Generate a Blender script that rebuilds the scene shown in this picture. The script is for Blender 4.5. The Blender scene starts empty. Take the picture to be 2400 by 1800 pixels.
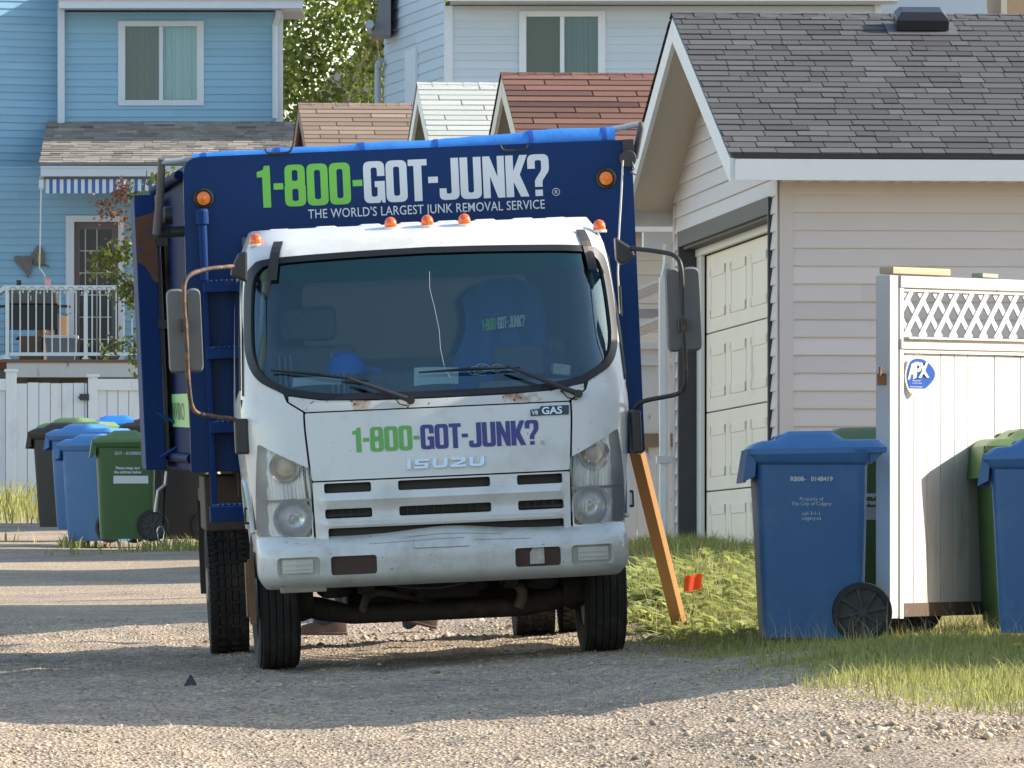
import bpy, bmesh, math, random
import numpy as np
from math import sin, cos, pi, radians as rad
from mathutils import Vector, Matrix, Euler, geometry
random.seed(7); RNG = np.random.default_rng(7)
sc = bpy.context.scene; COL = sc.collection
# ------------------------------------------------------------------ camera, sky, sun, exposure
F = 20000.0; ZC = 0.40; HY = 1370.0            # focal length in photo pixels, eye height, horizon row
cam = bpy.data.cameras.new("camera"); co = bpy.data.objects.new("camera", cam); COL.objects.link(co)
cam.sensor_width = 36; cam.lens = 36*F/2400; cam.shift_y = (HY-900)/2400
cam.clip_start = 1; cam.clip_end = 3000
co.location = (0, 0, ZC); co.rotation_euler = (pi/2, 0, 0); sc.camera = co
SUN_EL = rad(27); SUN_AZ = rad(5)              # sun is to the right, a touch beyond the picture plane
W = bpy.data.worlds.new("World"); sc.world = W; W.use_nodes = True
wn = W.node_tree.nodes; wl = W.node_tree.links
sky = wn.new("ShaderNodeTexSky"); sky.sky_type = 'NISHITA'; sky.sun_disc = False
sky.sun_elevation = SUN_EL; sky.sun_rotation = pi/2-SUN_AZ; sky.air_density = 1.0; sky.dust_density = .8; sky.ozone_density = 1.2
bg = wn["Background"]; bg.inputs[1].default_value = 0.14; 
tint = wn.new("ShaderNodeMix"); tint.data_type = 'RGBA'; tint.blend_type = 'MULTIPLY'; tint.inputs[0].default_value = 1; tint.inputs[7].default_value = (1.06, 1.0, .91, 1)   # the camera's warm white balance
wl.new(sky.outputs[0], tint.inputs[6]); wl.new(tint.outputs[2], bg.inputs[0])
sl = bpy.data.lights.new("sun", 'SUN'); so = bpy.data.objects.new("sun", sl); COL.objects.link(so)
sl.energy = 3.9; sl.angle = rad(.5); sl.color = (1.0, .90, .76)
SDIR = Vector((cos(SUN_EL)*cos(SUN_AZ), cos(SUN_EL)*sin(SUN_AZ), sin(SUN_EL)))
so.rotation_euler = (-SDIR).to_track_quat('-Z', 'Y').to_euler(); so.location = (40, 40, 30)
sc.view_settings.view_transform = 'Standard'; sc.view_settings.look = 'None'; sc.view_settings.exposure = 1.2; sc.view_settings.gamma = 1
sc.cycles.max_bounces = 8; sc.cycles.transparent_max_bounces = 16
# ------------------------------------------------------------------ helpers
def at(x, y, D): return Vector(((x-1200)/F*D, D, ZC+(HY-y)/F*D))
def sstep(x, a, b):
    t = np.clip((x-a)/(b-a), 0, 1); return t*t*(3-2*t)
def ground_z(X, Y):
    X = np.asarray(X, float); Y = np.asarray(Y, float)
    z = .0215*(np.minimum(Y, 150)-45.5)
    z = z + .045*(2.6*np.tanh((X+.386)/2.6))
    z = z + sstep(X, -.5, 1.05)*np.clip(Y-47.6, 0, 6.9)*.042
    z = z + sstep(X, .1, 1.5)*.12*(1-sstep(Y, 40, 44))
    z = z + sstep(-X, .7, 2.3)*.07*(1-sstep(Y, 41, 45))
    z = z + .012*np.sin(X*2.3+.7)*np.sin(Y*.6)
    return z
def gz(X, Y): return float(ground_z(X, Y))

class MB:
    def __init__(s): s.v = []; s.f = []; s.t = []
    def add(s, vs, fs, tone=.5):
        o = len(s.v); s.v += [tuple(p) for p in vs]
        for q in fs: s.f.append(tuple(i+o for i in q)); s.t.append(tone)
        return s
    def box(s, c, d, r=(0, 0, 0), tone=.5):
        M = Euler(r).to_matrix(); c = Vector(c); a, b, e = d[0]/2, d[1]/2, d[2]/2
        vs = [c+M@Vector((x*a, y*b, z*e)) for z in (-1, 1) for y in (-1, 1) for x in (-1, 1)]
        return s.add(vs, [(0, 2, 3, 1), (4, 5, 7, 6), (0, 1, 5, 4), (2, 6, 7, 3), (0, 4, 6, 2), (1, 3, 7, 5)], tone)
    def bb(s, x0, x1, y0, y1, z0, z1, tone=.5): return s.box(((x0+x1)/2, (y0+y1)/2, (z0+z1)/2), (abs(x1-x0), abs(y1-y0), abs(z1-z0)), tone=tone)
    def bar(s, p, q, w, h, up=(0, 0, 1), tone=.5):
        p = Vector(p); q = Vector(q); d = (q-p).normalized(); u = Vector(up); sd = d.cross(u)
        if sd.length < 1e-4: sd = d.cross(Vector((0, 1, 0)))
        sd.normalize(); u = sd.cross(d)
        vs = [e+sd*a*w/2+u*b*h/2 for e in (p, q) for a, b in ((-1, -1), (1, -1), (1, 1), (-1, 1))]
        return s.add(vs, [(3, 2, 1, 0), (4, 5, 6, 7), (0, 1, 5, 4), (1, 2, 6, 5), (2, 3, 7, 6), (3, 0, 4, 7)], tone)
    def tube(s, pts, r, n=8, tone=.5):
        pts = [Vector(p) for p in pts]; rs = r if isinstance(r, (list, tuple)) else [r]*len(pts)
        vs = []; fs = []; sd = None
        for i, p in enumerate(pts):
            d = (pts[min(i+1, len(pts)-1)]-pts[max(i-1, 0)]).normalized()
            if sd is None:
                sd = d.cross(Vector((0, 0, 1)));
                if sd.length < .05: sd = d.cross(Vector((0, 1, 0)))
            else: sd = sd-d*sd.dot(d)
            sd.normalize(); u = d.cross(sd)
            vs += [p+(sd*cos(2*pi*k/n)+u*sin(2*pi*k/n))*rs[i] for k in range(n)]
        for i in range(len(pts)-1):
            for k in range(n): fs.append((i*n+k, i*n+(k+1) % n, (i+1)*n+(k+1) % n, (i+1)*n+k))
        fs.append(tuple(range(n))[::-1]); fs.append(tuple(range((len(pts)-1)*n, len(pts)*n)))
        return s.add(vs, fs, tone)
    def lathe(s, prof, c, axis='z', n=24, tone=.5, ring=False, caps=(1, 1)):
        vs = []; fs = []; c = Vector(c); prof = list(prof)+[prof[0]] if ring else prof; caps = (0, 0) if ring else caps
        for r, h in prof:
            for k in range(n):
                a = 2*pi*k/n; x, y = r*cos(a), r*sin(a)
                vs.append(c+Vector({'z': (x, y, h), 'x': (h, x, y), 'y': (x, h, y)}[axis]))
        for i in range(len(prof)-1):
            for k in range(n): fs.append((i*n+k, i*n+(k+1) % n, (i+1)*n+(k+1) % n, (i+1)*n+k))
        if caps[0] and prof[0][0] > 1e-4: fs.append(tuple(range(n)))
        if caps[1] and prof[-1][0] > 1e-4: fs.append(tuple(range((len(prof)-1)*n, len(prof)*n)))
        return s.add(vs, fs, tone)
    def prism(s, poly, fn0, fn1, tone=.5):
        n = len(poly); vs = [fn0(*p) for p in poly]+[fn1(*p) for p in poly]
        fs = [tuple(range(n)), tuple(range(n, 2*n))[::-1]]+[(i, n+i, n+(i+1) % n, (i+1) % n) for i in range(n)]
        return s.add(vs, fs, tone)
    def grid(s, fn, us, vs_, tone=.5):
        vs = [fn(u, v) for v in vs_ for u in us]; n = len(us)
        return s.add(vs, [(j*n+i, j*n+i+1, (j+1)*n+i+1, (j+1)*n+i) for j in range(len(vs_)-1) for i in range(n-1)], tone)
    def build(s, name, mat, parent=None, smooth=0, bevel=0, mx=None, recalc=True, seg=2):
        me = bpy.data.meshes.new(name); me.from_pydata(s.v, [], s.f)
        if recalc:
            bm = bmesh.new(); bm.from_mesh(me); bmesh.ops.recalc_face_normals(bm, faces=bm.faces); bm.to_mesh(me); bm.free()
        if len(set(s.t)) > 1:
            a = me.attributes.new("tone", 'FLOAT', 'FACE'); a.data.foreach_set("value", s.t)
        if mx is not None: me.transform(mx)
        me.materials.append(mat); o = bpy.data.objects.new(name, me); COL.objects.link(o)
        if parent: o.parent = parent
        if smooth:
            me.polygons.foreach_set("use_smooth", [True]*len(me.polygons)); me.set_sharp_from_angle(angle=rad(smooth))
        if bevel:
            m = o.modifiers.new("bevel", 'BEVEL'); m.width = bevel; m.segments = seg; m.limit_method = 'ANGLE'; m.angle_limit = rad(40)
        me.update(); return o
def np_mesh(name, V, Fq, tone, mat, nper, smooth=False):
    me = bpy.data.meshes.new(name); me.vertices.add(len(V)); me.vertices.foreach_set("co", V.astype(np.float32).ravel())
    me.loops.add(len(Fq)*nper); me.loops.foreach_set("vertex_index", Fq.astype(np.int32).ravel())
    me.polygons.add(len(Fq)); me.polygons.foreach_set("loop_start", np.arange(0, len(Fq)*nper, nper, dtype=np.int32))
    me.update(calc_edges=True)
    a = me.attributes.new("tone", 'FLOAT', 'FACE'); a.data.foreach_set("value", tone.astype(np.float32))
    if smooth: me.polygons.foreach_set("use_smooth", [True]*len(Fq))
    me.materials.append(mat); o = bpy.data.objects.new(name, me); COL.objects.link(o); return o
def tag(o, label, cat, group=None, kind=None):
    if label: o['label'] = label
    if cat: o['category'] = cat
    if group: o['group'] = group
    if kind: o['kind'] = kind
    return o
def thing(name, label, cat, loc=(0, 0, 0), rz=0, group=None):
    o = bpy.data.objects.new(name, None); COL.objects.link(o); o.location = loc; o.rotation_euler = (0, 0, rz); o.empty_display_size = .2
    return tag(o, label, cat, group)
def copy_tree(o, parent=None):
    c = o.copy(); COL.objects.link(c)
    if parent: c.parent = parent
    for ch in list(o.children): copy_tree(ch, c)
    return c
def rp(pts, n=5):                                # polygon with rounded corners: (x, y[, r])
    out = []; m = len(pts)
    for i, p in enumerate(pts):
        r = p[2] if len(p) > 2 else 0; c = Vector(p[:2])
        if r <= 0: out.append((c.x, c.y)); continue
        a = Vector(pts[i-1][:2])-c; b = Vector(pts[(i+1) % m][:2])-c
        r = min(r, a.length*.5, b.length*.5); a.normalize(); b.normalize()
        p0 = c+a*r; p1 = c+b*r
        for k in range(n+1):
            t = k/n; q = p0*(1-t)**2+c*2*t*(1-t)+p1*t*t; out.append((q.x, q.y))
    return out
def rr(x0, y0, x1, y1, r=0, n=5): return rp([(x0, y0, r), (x1, y0, r), (x1, y1, r), (x0, y1, r)], n)
def spline(pts, n=6):                            # closed Catmull-Rom through points
    out = []; m = len(pts); P = [Vector(p) for p in pts]
    for i in range(m):
        a, b, c, d = P[i-1], P[i], P[(i+1) % m], P[(i+2) % m]
        for k in range(n):
            t = k/n; out.append(tuple(.5*((2*b)+(c-a)*t+(2*a-5*b+4*c-d)*t*t+(3*b-a-3*c+d)*t**3)))
    return out
def osp(pts, n=6):                               # open Catmull-Rom
    P = [Vector(p) for p in pts]; P = [P[0]*2-P[1]]+P+[P[-1]*2-P[-2]]; out = []
    for i in range(1, len(P)-2):
        a, b, c, d = P[i-1:i+3]
        for k in range(n):
            t = k/n; out.append(.5*((2*b)+(c-a)*t+(2*a-5*b+4*c-d)*t*t+(3*b-a-3*c+d)*t**3))
    out.append(P[-2]); return out
def inpoly(px, py, poly):
    x = np.array([p[0] for p in poly]); y = np.array([p[1] for p in poly]); x2 = np.roll(x, -1); y2 = np.roll(y, -1)
    r = np.zeros(len(px), bool)
    for a, b, c, d in zip(x, y, x2, y2):
        if b == d: continue
        r ^= ((b > py) != (d > py)) & (px < (c-a)*(py-b)/(d-b)+a)
    return r
def sheet(mb, outers, holes, step, fn, tone=.5):  # constrained triangulation of a flat outline with holes, bent onto fn(u, v)
    vs = []; es = []
    for lp in list(outers)+list(holes):
        o = len(vs); L = []
        for i, p in enumerate(lp):
            q = lp[(i+1) % len(lp)]; k = max(1, int(math.hypot(q[0]-p[0], q[1]-p[1])/step/1.001)) if step else 1
            L += [(p[0]+(q[0]-p[0])*j/k, p[1]+(q[1]-p[1])*j/k) for j in range(k)]
        vs += L; es += [(o+i, o+(i+1) % len(L)) for i in range(len(L))]
    if step:
        xs = [p[0] for p in vs]; ys = [p[1] for p in vs]
        gx, gy = np.meshgrid(np.arange(min(xs)+step*.5, max(xs), step), np.arange(min(ys)+step*.5, max(ys), step))
        vs += list(zip(gx.ravel(), gy.ravel()))
    V, E_, Fa, *_ = geometry.delaunay_2d_cdt([Vector(p) for p in vs], es, [], 0, 1e-6)
    if not Fa: return mb
    C = np.array([[sum(V[i].x for i in f)/len(f), sum(V[i].y for i in f)/len(f)] for f in Fa])
    k = np.zeros(len(Fa), bool)
    for lp in outers: k |= inpoly(C[:, 0], C[:, 1], lp)
    for lp in holes: k &= ~inpoly(C[:, 0], C[:, 1], lp)
    Fa = [f for f, z in zip(Fa, k) if z]; used = sorted({i for f in Fa for i in f}); mp = {u: j for j, u in enumerate(used)}
    return mb.add([fn(V[i].x, V[i].y) for i in used], [tuple(mp[i] for i in f) for f in Fa], tone)
def rim(mb, loop, fa, fb, step=.03):              # wall strip along a loop from surface fa to surface fb
    L = []
    for i, p in enumerate(loop):
        q = loop[(i+1) % len(loop)]; k = max(1, int(math.hypot(q[0]-p[0], q[1]-p[1])/step/1.001))
        L += [(p[0]+(q[0]-p[0])*j/k, p[1]+(q[1]-p[1])*j/k) for j in range(k)]
    n = len(L); return mb.add([fa(*p) for p in L]+[fb(*p) for p in L], [(i, (i+1) % n, n+(i+1) % n, n+i) for i in range(n)])
# condensed block capitals of the lettering on the truck: (outers, holes, advance)
GL = {
 '0': ([rr(0, 0, .48, 1, .15)], [rr(.17, .15, .31, .85, .06)], .51),
 '8': ([rp([(0, 0, .15), (.48, 0, .15), (.48, .505, .1), (.45, .515, .03), (.47, .53, .1), (.47, 1, .15), (.01, 1, .15), (.01, .53, .1), (.03, .515, .03), (0, .505, .1)])], [rr(.17, .13, .31, .42, .05), rr(.175, .61, .305, .87, .05)], .51),
 '1': ([[(.12, 0), (.30, 0), (.30, 1), (.17, 1), (.14, .9), (0, .86), (0, .73), (.12, .73)]], [], .35),
 '-': ([[(.02, .42), (.24, .42), (.24, .57), (.02, .57)]], [], .27),
 'G': ([rp([(0, 0, .15), (.37, 0, .08), (.385, .08), (.42, 0), (.48, 0), (.48, .52), (.25, .52), (.25, .38), (.31, .38), (.31, .15, .06), (.17, .15, .06), (.17, .85, .06), (.31, .85, .06), (.31, .64), (.48, .64), (.48, 1, .15), (0, 1, .15)])], [], .51),
 'T': ([[(.125, 0), (.305, 0), (.305, .85), (.43, .85), (.43, 1), (0, 1), (0, .85), (.125, .85)]], [], .43),
 'J': ([rp([(0, 0, .13), (.45, 0, .15), (.45, 1), (.275, 1), (.275, .15, .05), (.16, .15, .03), (.16, .28), (0, .28)])], [], .48),
 'U': ([rp([(0, 0, .15), (.48, 0, .15), (.48, 1), (.305, 1), (.305, .15, .06), (.175, .15, .06), (.175, 1), (0, 1)])], [], .52),
 'N': ([[(0, 0), (.16, 0), (.16, .52), (.33, 0), (.49, 0), (.49, 1), (.33, 1), (.33, .5), (.16, 1), (0, 1)]], [], .52),
 'K': ([[(0, 0), (.175, 0), (.175, .36), (.33, 0), (.52, 0), (.32, .53), (.5, 1), (.325, 1), (.175, .62), (.175, 1), (0, 1)]], [], .50),
 '?': ([rp([(.16, .22), (.33, .22), (.33, .36, .04), (.49, .60, .08), (.49, 1, .15), (0, 1, .15), (0, .66), (.17, .66), (.17, .86, .05), (.315, .86, .05), (.315, .62, .06), (.16, .38, .04)]), [(.16, 0), (.33, 0), (.33, .15), (.16, .15)]], [], .52)}
GL['O'] = GL['0']
def letters(mb, s, fn, step=.25, adv=0):
    x = adv
    for ch in s:
        o, h, a = GL[ch]; sheet(mb, [[(p[0]+x, p[1]) for p in l] for l in o], [[(p[0]+x, p[1]) for p in l] for l in h], step, fn); x += a
    return x
def textmesh(mb, s, size, fn, align='LEFT', spacing=1.0, off=0):    # small lettering in the built-in face, bent onto fn(u, v)
    cu = bpy.data.curves.new("t", 'FONT'); cu.body = s; cu.size = size; cu.align_x = align; cu.space_character = spacing; cu.resolution_u = 3; cu.offset = off
    o = bpy.data.objects.new("t", cu); COL.objects.link(o)
    dg = bpy.context.evaluated_depsgraph_get(); dg.update(); me = bpy.data.meshes.new_from_object(o.evaluated_get(dg))
    mb.add([fn(v.co.x, v.co.y) for v in me.vertices], [tuple(p.vertices) for p in me.polygons])
    bpy.data.objects.remove(o); bpy.data.curves.remove(cu); bpy.data.meshes.remove(me); return mb
# ------------------------------------------------------------------ materials
MATS = {}
def mat(name, col, rough=.5, metal=0, var=0, vscale=6, bump=0, bscale=40, coat=0, spec=.5, tone=0, dirt=None, dscale=3, dlo=.55, dhi=.75, stretch=None, trans=0, chips=None, objr=0):
    if name in MATS: return MATS[name]
    m = bpy.data.materials.new(name); m.use_nodes = True; nt = m.node_tree; n = nt.nodes; l = nt.links; b = n["Principled BSDF"]
    b.inputs["Base Color"].default_value = (*col, 1); b.inputs["Roughness"].default_value = rough; b.inputs["Metallic"].default_value = metal
    b.inputs["Coat Weight"].default_value = coat; b.inputs["Coat Roughness"].default_value = .05; b.inputs["Specular IOR Level"].default_value = spec
    tc = n.new("ShaderNodeTexCoord"); vec = tc.outputs["Object"]
    if stretch:
        mp = n.new("ShaderNodeMapping"); mp.inputs["Scale"].default_value = stretch; l.new(vec, mp.inputs["Vector"]); vec = mp.outputs[0]
    cur = None
    def noise(s, d=6, r=.6):
        q = n.new("ShaderNodeTexNoise"); q.inputs["Scale"].default_value = s; q.inputs["Detail"].default_value = d; q.inputs["Roughness"].default_value = r; l.new(vec, q.inputs["Vector"]); return q.outputs["Fac"]
    def mul(fac, lo, hi):
        nonlocal cur
        mr = n.new("ShaderNodeMapRange"); mr.inputs["To Min"].default_value = lo; mr.inputs["To Max"].default_value = hi; l.new(fac, mr.inputs["Value"])
        mx = n.new("ShaderNodeMix"); mx.data_type = 'RGBA'; mx.blend_type = 'MULTIPLY'; mx.inputs["Factor"].default_value = 1
        if cur: l.new(cur, mx.inputs[6])
        else: mx.inputs[6].default_value = (*col, 1)
        l.new(mr.outputs[0], mx.inputs[7]); cur = mx.outputs[2]
    if tone:
        a = n.new("ShaderNodeAttribute"); a.attribute_name = "tone"; mul(a.outputs["Fac"], 1-tone, 1+tone)
    if var: mul(noise(vscale), 1-var*1.6, 1+var*1.6)
    if objr:
        oi = n.new("ShaderNodeObjectInfo"); mul(oi.outputs["Random"], 1-objr, 1+objr)
    if dirt:
        rmp = n.new("ShaderNodeMapRange"); rmp.inputs["From Min"].default_value = dlo; rmp.inputs["From Max"].default_value = dhi; l.new(noise(dscale, 10, .7), rmp.inputs["Value"])
        mx = n.new("ShaderNodeMix"); mx.data_type = 'RGBA'; l.new(rmp.outputs[0], mx.inputs["Factor"])
        if cur: l.new(cur, mx.inputs[6])
        else: mx.inputs[6].default_value = (*col, 1)
        mx.inputs[7].default_value = (*dirt, 1); cur = mx.outputs[2]
    for ch in chips or ():
        c_, s_, lo_, hi_ = ch; rmp = n.new("ShaderNodeMapRange"); rmp.inputs["From Min"].default_value = lo_; rmp.inputs["From Max"].default_value = hi_; l.new(noise(s_, 4, .55), rmp.inputs["Value"])
        mx = n.new("ShaderNodeMix"); mx.data_type = 'RGBA'; l.new(rmp.outputs[0], mx.inputs["Factor"])
        if cur: l.new(cur, mx.inputs[6])
        else: mx.inputs[6].default_value = (*col, 1)
        mx.inputs[7].default_value = (*c_, 1); cur = mx.outputs[2]
    if cur: l.new(cur, b.inputs["Base Color"])
    if bump:
        bp = n.new("ShaderNodeBump"); bp.inputs["Strength"].default_value = 1; bp.inputs["Distance"].default_value = bump; l.new(noise(bscale), bp.inputs["Height"]); l.new(bp.outputs[0], b.inputs["Normal"])
    if trans:                                     # leaf-like: some light passes through
        tr = n.new("ShaderNodeBsdfTranslucent"); ms = n.new("ShaderNodeMixShader"); ms.inputs[0].default_value = trans
        if cur: l.new(cur, tr.inputs[0])
        else: tr.inputs[0].default_value = (*col, 1)
        l.new(b.outputs[0], ms.inputs[1]); l.new(tr.outputs[0], ms.inputs[2]); l.new(ms.outputs[0], n["Material Output"].inputs[0])
    MATS[name] = m; return m
def glass(name, tint, gl=(.9, .95, 1), base=.06, rough=.02, wave=0):
    m = bpy.data.materials.new(name); m.use_nodes = True; nt = m.node_tree; n = nt.nodes; l = nt.links; n.remove(n["Principled BSDF"])
    t = n.new("ShaderNodeBsdfTransparent"); t.inputs[0].default_value = (*tint, 1)
    g = n.new("ShaderNodeBsdfGlossy"); g.inputs[0].default_value = (*gl, 1); g.inputs["Roughness"].default_value = rough
    fr = n.new("ShaderNodeFresnel"); fr.inputs[0].default_value = 1.5; ad = n.new("ShaderNodeMath"); ad.inputs[1].default_value = base; l.new(fr.outputs[0], ad.inputs[0])
    ms = n.new("ShaderNodeMixShader"); l.new(ad.outputs[0], ms.inputs[0]); l.new(t.outputs[0], ms.inputs[1]); l.new(g.outputs[0], ms.inputs[2])
    if wave:
        tc = n.new("ShaderNodeTexCoord"); wv = n.new("ShaderNodeTexWave"); wv.inputs["Scale"].default_value = wave; wv.inputs["Distortion"].default_value = .3; l.new(tc.outputs["Object"], wv.inputs[0])
        bp = n.new("ShaderNodeBump"); bp.inputs["Distance"].default_value = .004; l.new(wv.outputs["Fac"], bp.inputs["Height"]); l.new(bp.outputs[0], g.inputs["Normal"])
    l.new(ms.outputs[0], n["Material Output"].inputs[0]); return m
# ================================================================== THE TRUCK
white_paint = mat("white_paint", (.74, .745, .72), .30, coat=.45, var=.03, vscale=3, dirt=(.46, .44, .38), dscale=2.4, dlo=.50, dhi=.86, chips=(((.30, .19, .11), 34, .725, .745), ((.33, .31, .27), 75, .70, .74)))
bumper_paint = mat("bumper_paint", (.66, .68, .66), .38, coat=.25, var=.05, vscale=4, dirt=(.36, .34, .28), dscale=3.4, dlo=.47, dhi=.78, chips=(((.16, .14, .12), 45, .69, .72),))
cowl_paint = mat("cowl_paint", (.66, .66, .62), .45, coat=.2, var=.04, dirt=(.36, .17, .06), dscale=6, dlo=.56, dhi=.70, chips=(((.20, .09, .04), 28, .64, .68),))
navy = mat("navy_paint", (.004, .033, .128), .30, spec=.12, coat=.04, chips=(((.25, .27, .33), 40, .745, .76),), var=.10, vscale=2, dirt=(.03, .035, .09), dscale=5, dlo=.62, dhi=.85)
navy_light = mat("navy_worn_paint", (.010, .040, .15), .6, spec=.10, coat=.02, var=.12, vscale=5, dirt=(.16, .09, .06), dscale=2.5, dlo=.66, dhi=.72)
tarp_blue = mat("tarp_blue", (.035, .22, .68), .55, var=.10, vscale=6, bump=.006, bscale=9)
black_rubber = mat("black_rubber", (.014, .014, .016), .45, var=.15)
black_plastic = mat("black_plastic", (.035, .035, .037), .5, var=.10, vscale=8, dirt=(.10, .09, .08), dlo=.6, dhi=.9)
gray_plastic = mat("mirror_plastic", (.14, .14, .135), .55, var=.08, bump=.0006, bscale=300)
dark_metal = mat("dark_metal", (.03, .029, .028), .6, metal=.2, var=.25, dirt=(.10, .07, .05), dlo=.55, dhi=.8)
under_mat = mat("grimy_steel", (.045, .038, .034), .75, var=.3, vscale=9, dirt=(.13, .09, .065), dscale=6, dlo=.5, dhi=.75)
rust_mat = mat("rusty_pipe", (.055, .045, .04), .7, var=.3, vscale=15, dirt=(.21, .10, .05), dscale=16, dlo=.47, dhi=.60, chips=(((.34, .28, .22), 22, .66, .70),))
rust_plate = mat("rust_brown", (.085, .05, .04), .8, var=.2, vscale=12, bump=.001)
gray_pipe = mat("gray_pipe", (.33, .37, .40), .45, var=.1)
chrome = mat("chrome", (.55, .57, .60), .12, metal=1, var=.03)
silver = mat("silver_reflector", (.78, .80, .83), .35, metal=.35, var=.05, vscale=20)
tyre_mat = mat("tyre_rubber", (.022, .021, .021), .85, var=.2, vscale=12, dirt=(.10, .085, .07), dscale=5, dlo=.50, dhi=.85, bump=.002, bscale=60)
rim_mat = mat("rim_steel", (.22, .20, .18), .6, metal=.3, var=.2)
amber = mat("amber_lens", (.95, .13, .004), .18, coat=.8)
amber_flat = mat("amber_reflector", (.85, .22, .01), .25, coat=.6, var=.1, vscale=40)
green_vinyl = mat("green_vinyl", (.16, .52, .07), .35, var=.04)
hood_green = mat("green_faded_vinyl", (.14, .44, .09), .35, var=.04)
blue_vinyl = mat("blue_vinyl", (.045, .045, .24), .35, var=.04)
white_vinyl = mat("white_vinyl", (.62, .67, .72), .35, var=.04)
fabric = mat("seat_fabric", (.22, .21, .20), .9, var=.25, vscale=60)
cab_dark = mat("cab_trim", (.13, .13, .13), .7, var=.1)
ws_glass = glass("windscreen_glass", (.72, .88, .90), (.58, .84, .95), .085)
band_glass = glass("windscreen_band_glass", (.12, .50, .46), (.50, .95, .90), .09)
lens_glass = glass("lens_glass", (.93, .96, .97), (1, 1, 1), .03, .04, wave=30)
win_glass = glass("window_glass", (.72, .80, .82), (.7, .88, 1), .03)

TLOC = Vector((-.319, 44.35, -.025)); TEUL = Euler((rad(1.23), rad(-2.6), rad(3.5)))
TM = Matrix.Translation(TLOC) @ TEUL.to_matrix().to_4x4(); TI = TM.inverted()
truck = thing("junk_truck", "white flat-nosed lorry with tall navy dump box parked in the gravel lane", "truck", TLOC)
truck.rotation_euler = TEUL
def loc(px, py, c):                               # photo pixel -> truck frame, on the plane y = c
    o = TI @ Vector((0, 0, ZC)); d = TI.to_3x3() @ Vector(((px-1200)/F, 1, (HY-py)/F)); t = (c-o.y)/d.y; p = o+d*t
    return p.x, p.z
def L3(px, py, c): x, z = loc(px, py, c); return Vector((x, c, z))
ZF = [.45, .70, 1.0, 1.36, 1.43, 2.17, 2.23, 2.28, 2.325]; YF = [.06, .06, .075, .13, .165, .50, .56, .66, .95]
def Fc(z): return float(np.mean(np.interp([z-.03, z-.015, z, z+.015, z+.03], ZF, YF)))
def Wc(z): return float(np.mean(np.interp([z-.05, z, z+.05], [.45, .7, 1.3, 1.9, 2.12, 2.25, 2.33], [.95, .968, 1.02, .99, .965, .935, .88])))
RC = .26
def cabp(u, z, d=0.0):
    a = Wc(z)-RC; s = 1 if u >= 0 else -1; q = abs(u); f = Fc(z)
    if q <= .7: x, y, nx, ny = q/.7*a, f+.05*(q/.7)**2, 0.07*q, -1
    else:
        ph = min((q-.7)/RC, pi/2); x = a+RC*sin(ph); y = f+.05+RC*(1-cos(ph)); nx, ny = sin(ph), -cos(ph)
        if q > .7+RC*pi/2: y += q-.7-RC*pi/2
    y = min(y, 1.72)
    return Vector((s*(x-nx*d), y-ny*d, z))
def uo(x, z):
    a = Wc(z)-RC; q = abs(x); s = 1 if x >= 0 else -1
    return s*(q*.7/a if q <= a else .7+RC*math.asin(min(1, (q-a)/RC)))
def UZ(pts): return [(uo(p[0], p[1]), p[1]) for p in pts]
def mir(pts): return [(-x, z) for x, z in reversed(pts)]
ws_r = [tuple(p) for p in osp([(.80, 1.452, 0), (.922, 1.53, 0), (.972, 1.65, 0), (.972, 1.85, 0), (.953, 2.05, 0), (.915, 2.130, 0), (.82, 2.165, 0), (.4, 2.183, 0), (0, 2.19, 0)], 5)]
ws_r = [(p[0], p[1]) for p in ws_r]
ws_b = [(p[0], p[1]) for p in osp([(0, 1.402, 0), (.35, 1.405, 0), (.6, 1.415, 0), (.80, 1.452, 0)], 5)]
WS = ws_b[:-1]+ws_r+mir(ws_r)[1:-1]+mir(ws_b)[:-1]
def inset(P, e, cz=1.80): return [(x*(1-e/.93), cz+(z-cz)*(1-e*.95/.39)) for x, z in P]
HLr = rp([(.672, 1.052, .01), (.945, 1.198, .02), (.966, .712, .02), (.685, .703, .02)], 4)
opening = [(-.675, .60), (.675, .60), (.682, .985), (.702, 1.35), (.783, 1.405)]+ws_r+mir(ws_r)[1:]+[(-.783, 1.405), (-.702, 1.35), (-.682, .985)]
UE = .7+RC*pi/2+1.25
mb = MB(); sheet(mb, [[(-UE, .62), (UE, .62), (UE, 2.322), (-UE, 2.322)]], [UZ(opening), UZ(HLr), UZ(mir(HLr))], .05, cabp)
ring = [cabp(u, 2.322) for u in np.linspace(-UE, UE, 60)]
mb.add(ring, [tuple(range(len(ring)))])
cab = mb.build("cab", white_paint, truck, smooth=40, recalc=True)
# cab back wall with rear window, floor, headliner
mb = MB(); x0 = .93
sheet(mb, [[(-x0, .65), (x0, .65), (x0, 2.30), (-x0, 2.30)]], [rr(-.62, 1.62, .60, 2.04, .06)], 0, lambda u, v: Vector((u, 1.70, v)))
mb.bb(-.93, .93, .35, 1.7, .62, .66); mb.bb(-.66, .66, 1.08, 1.69, 2.23, 2.25)
mb.build("cab_lining", cab_dark, cab)
mb = MB(); sheet(mb, [rr(-.62, 1.62, .60, 2.04, .06)], [], 0, lambda u, v: Vector((u, 1.705, v))); mb.build("rear_window", mat("rear_glass", (.012, .03, .06), .1), cab)
for s in (-1, 1):                                  # door glass, seam lines and handles on the cab sides
    mb = MB(); sheet(mb, [[(s*a, b) for a, b in [(1.15, 1.50), (1.95, 1.42), (2.02, 2.05), (1.35, 2.10)]]], [], .1, lambda u, v: cabp(u, v, -.003))
    mb.build("door_window", mat("dark_glass", (.012, .016, .02), .06, coat=1), cab)
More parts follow.
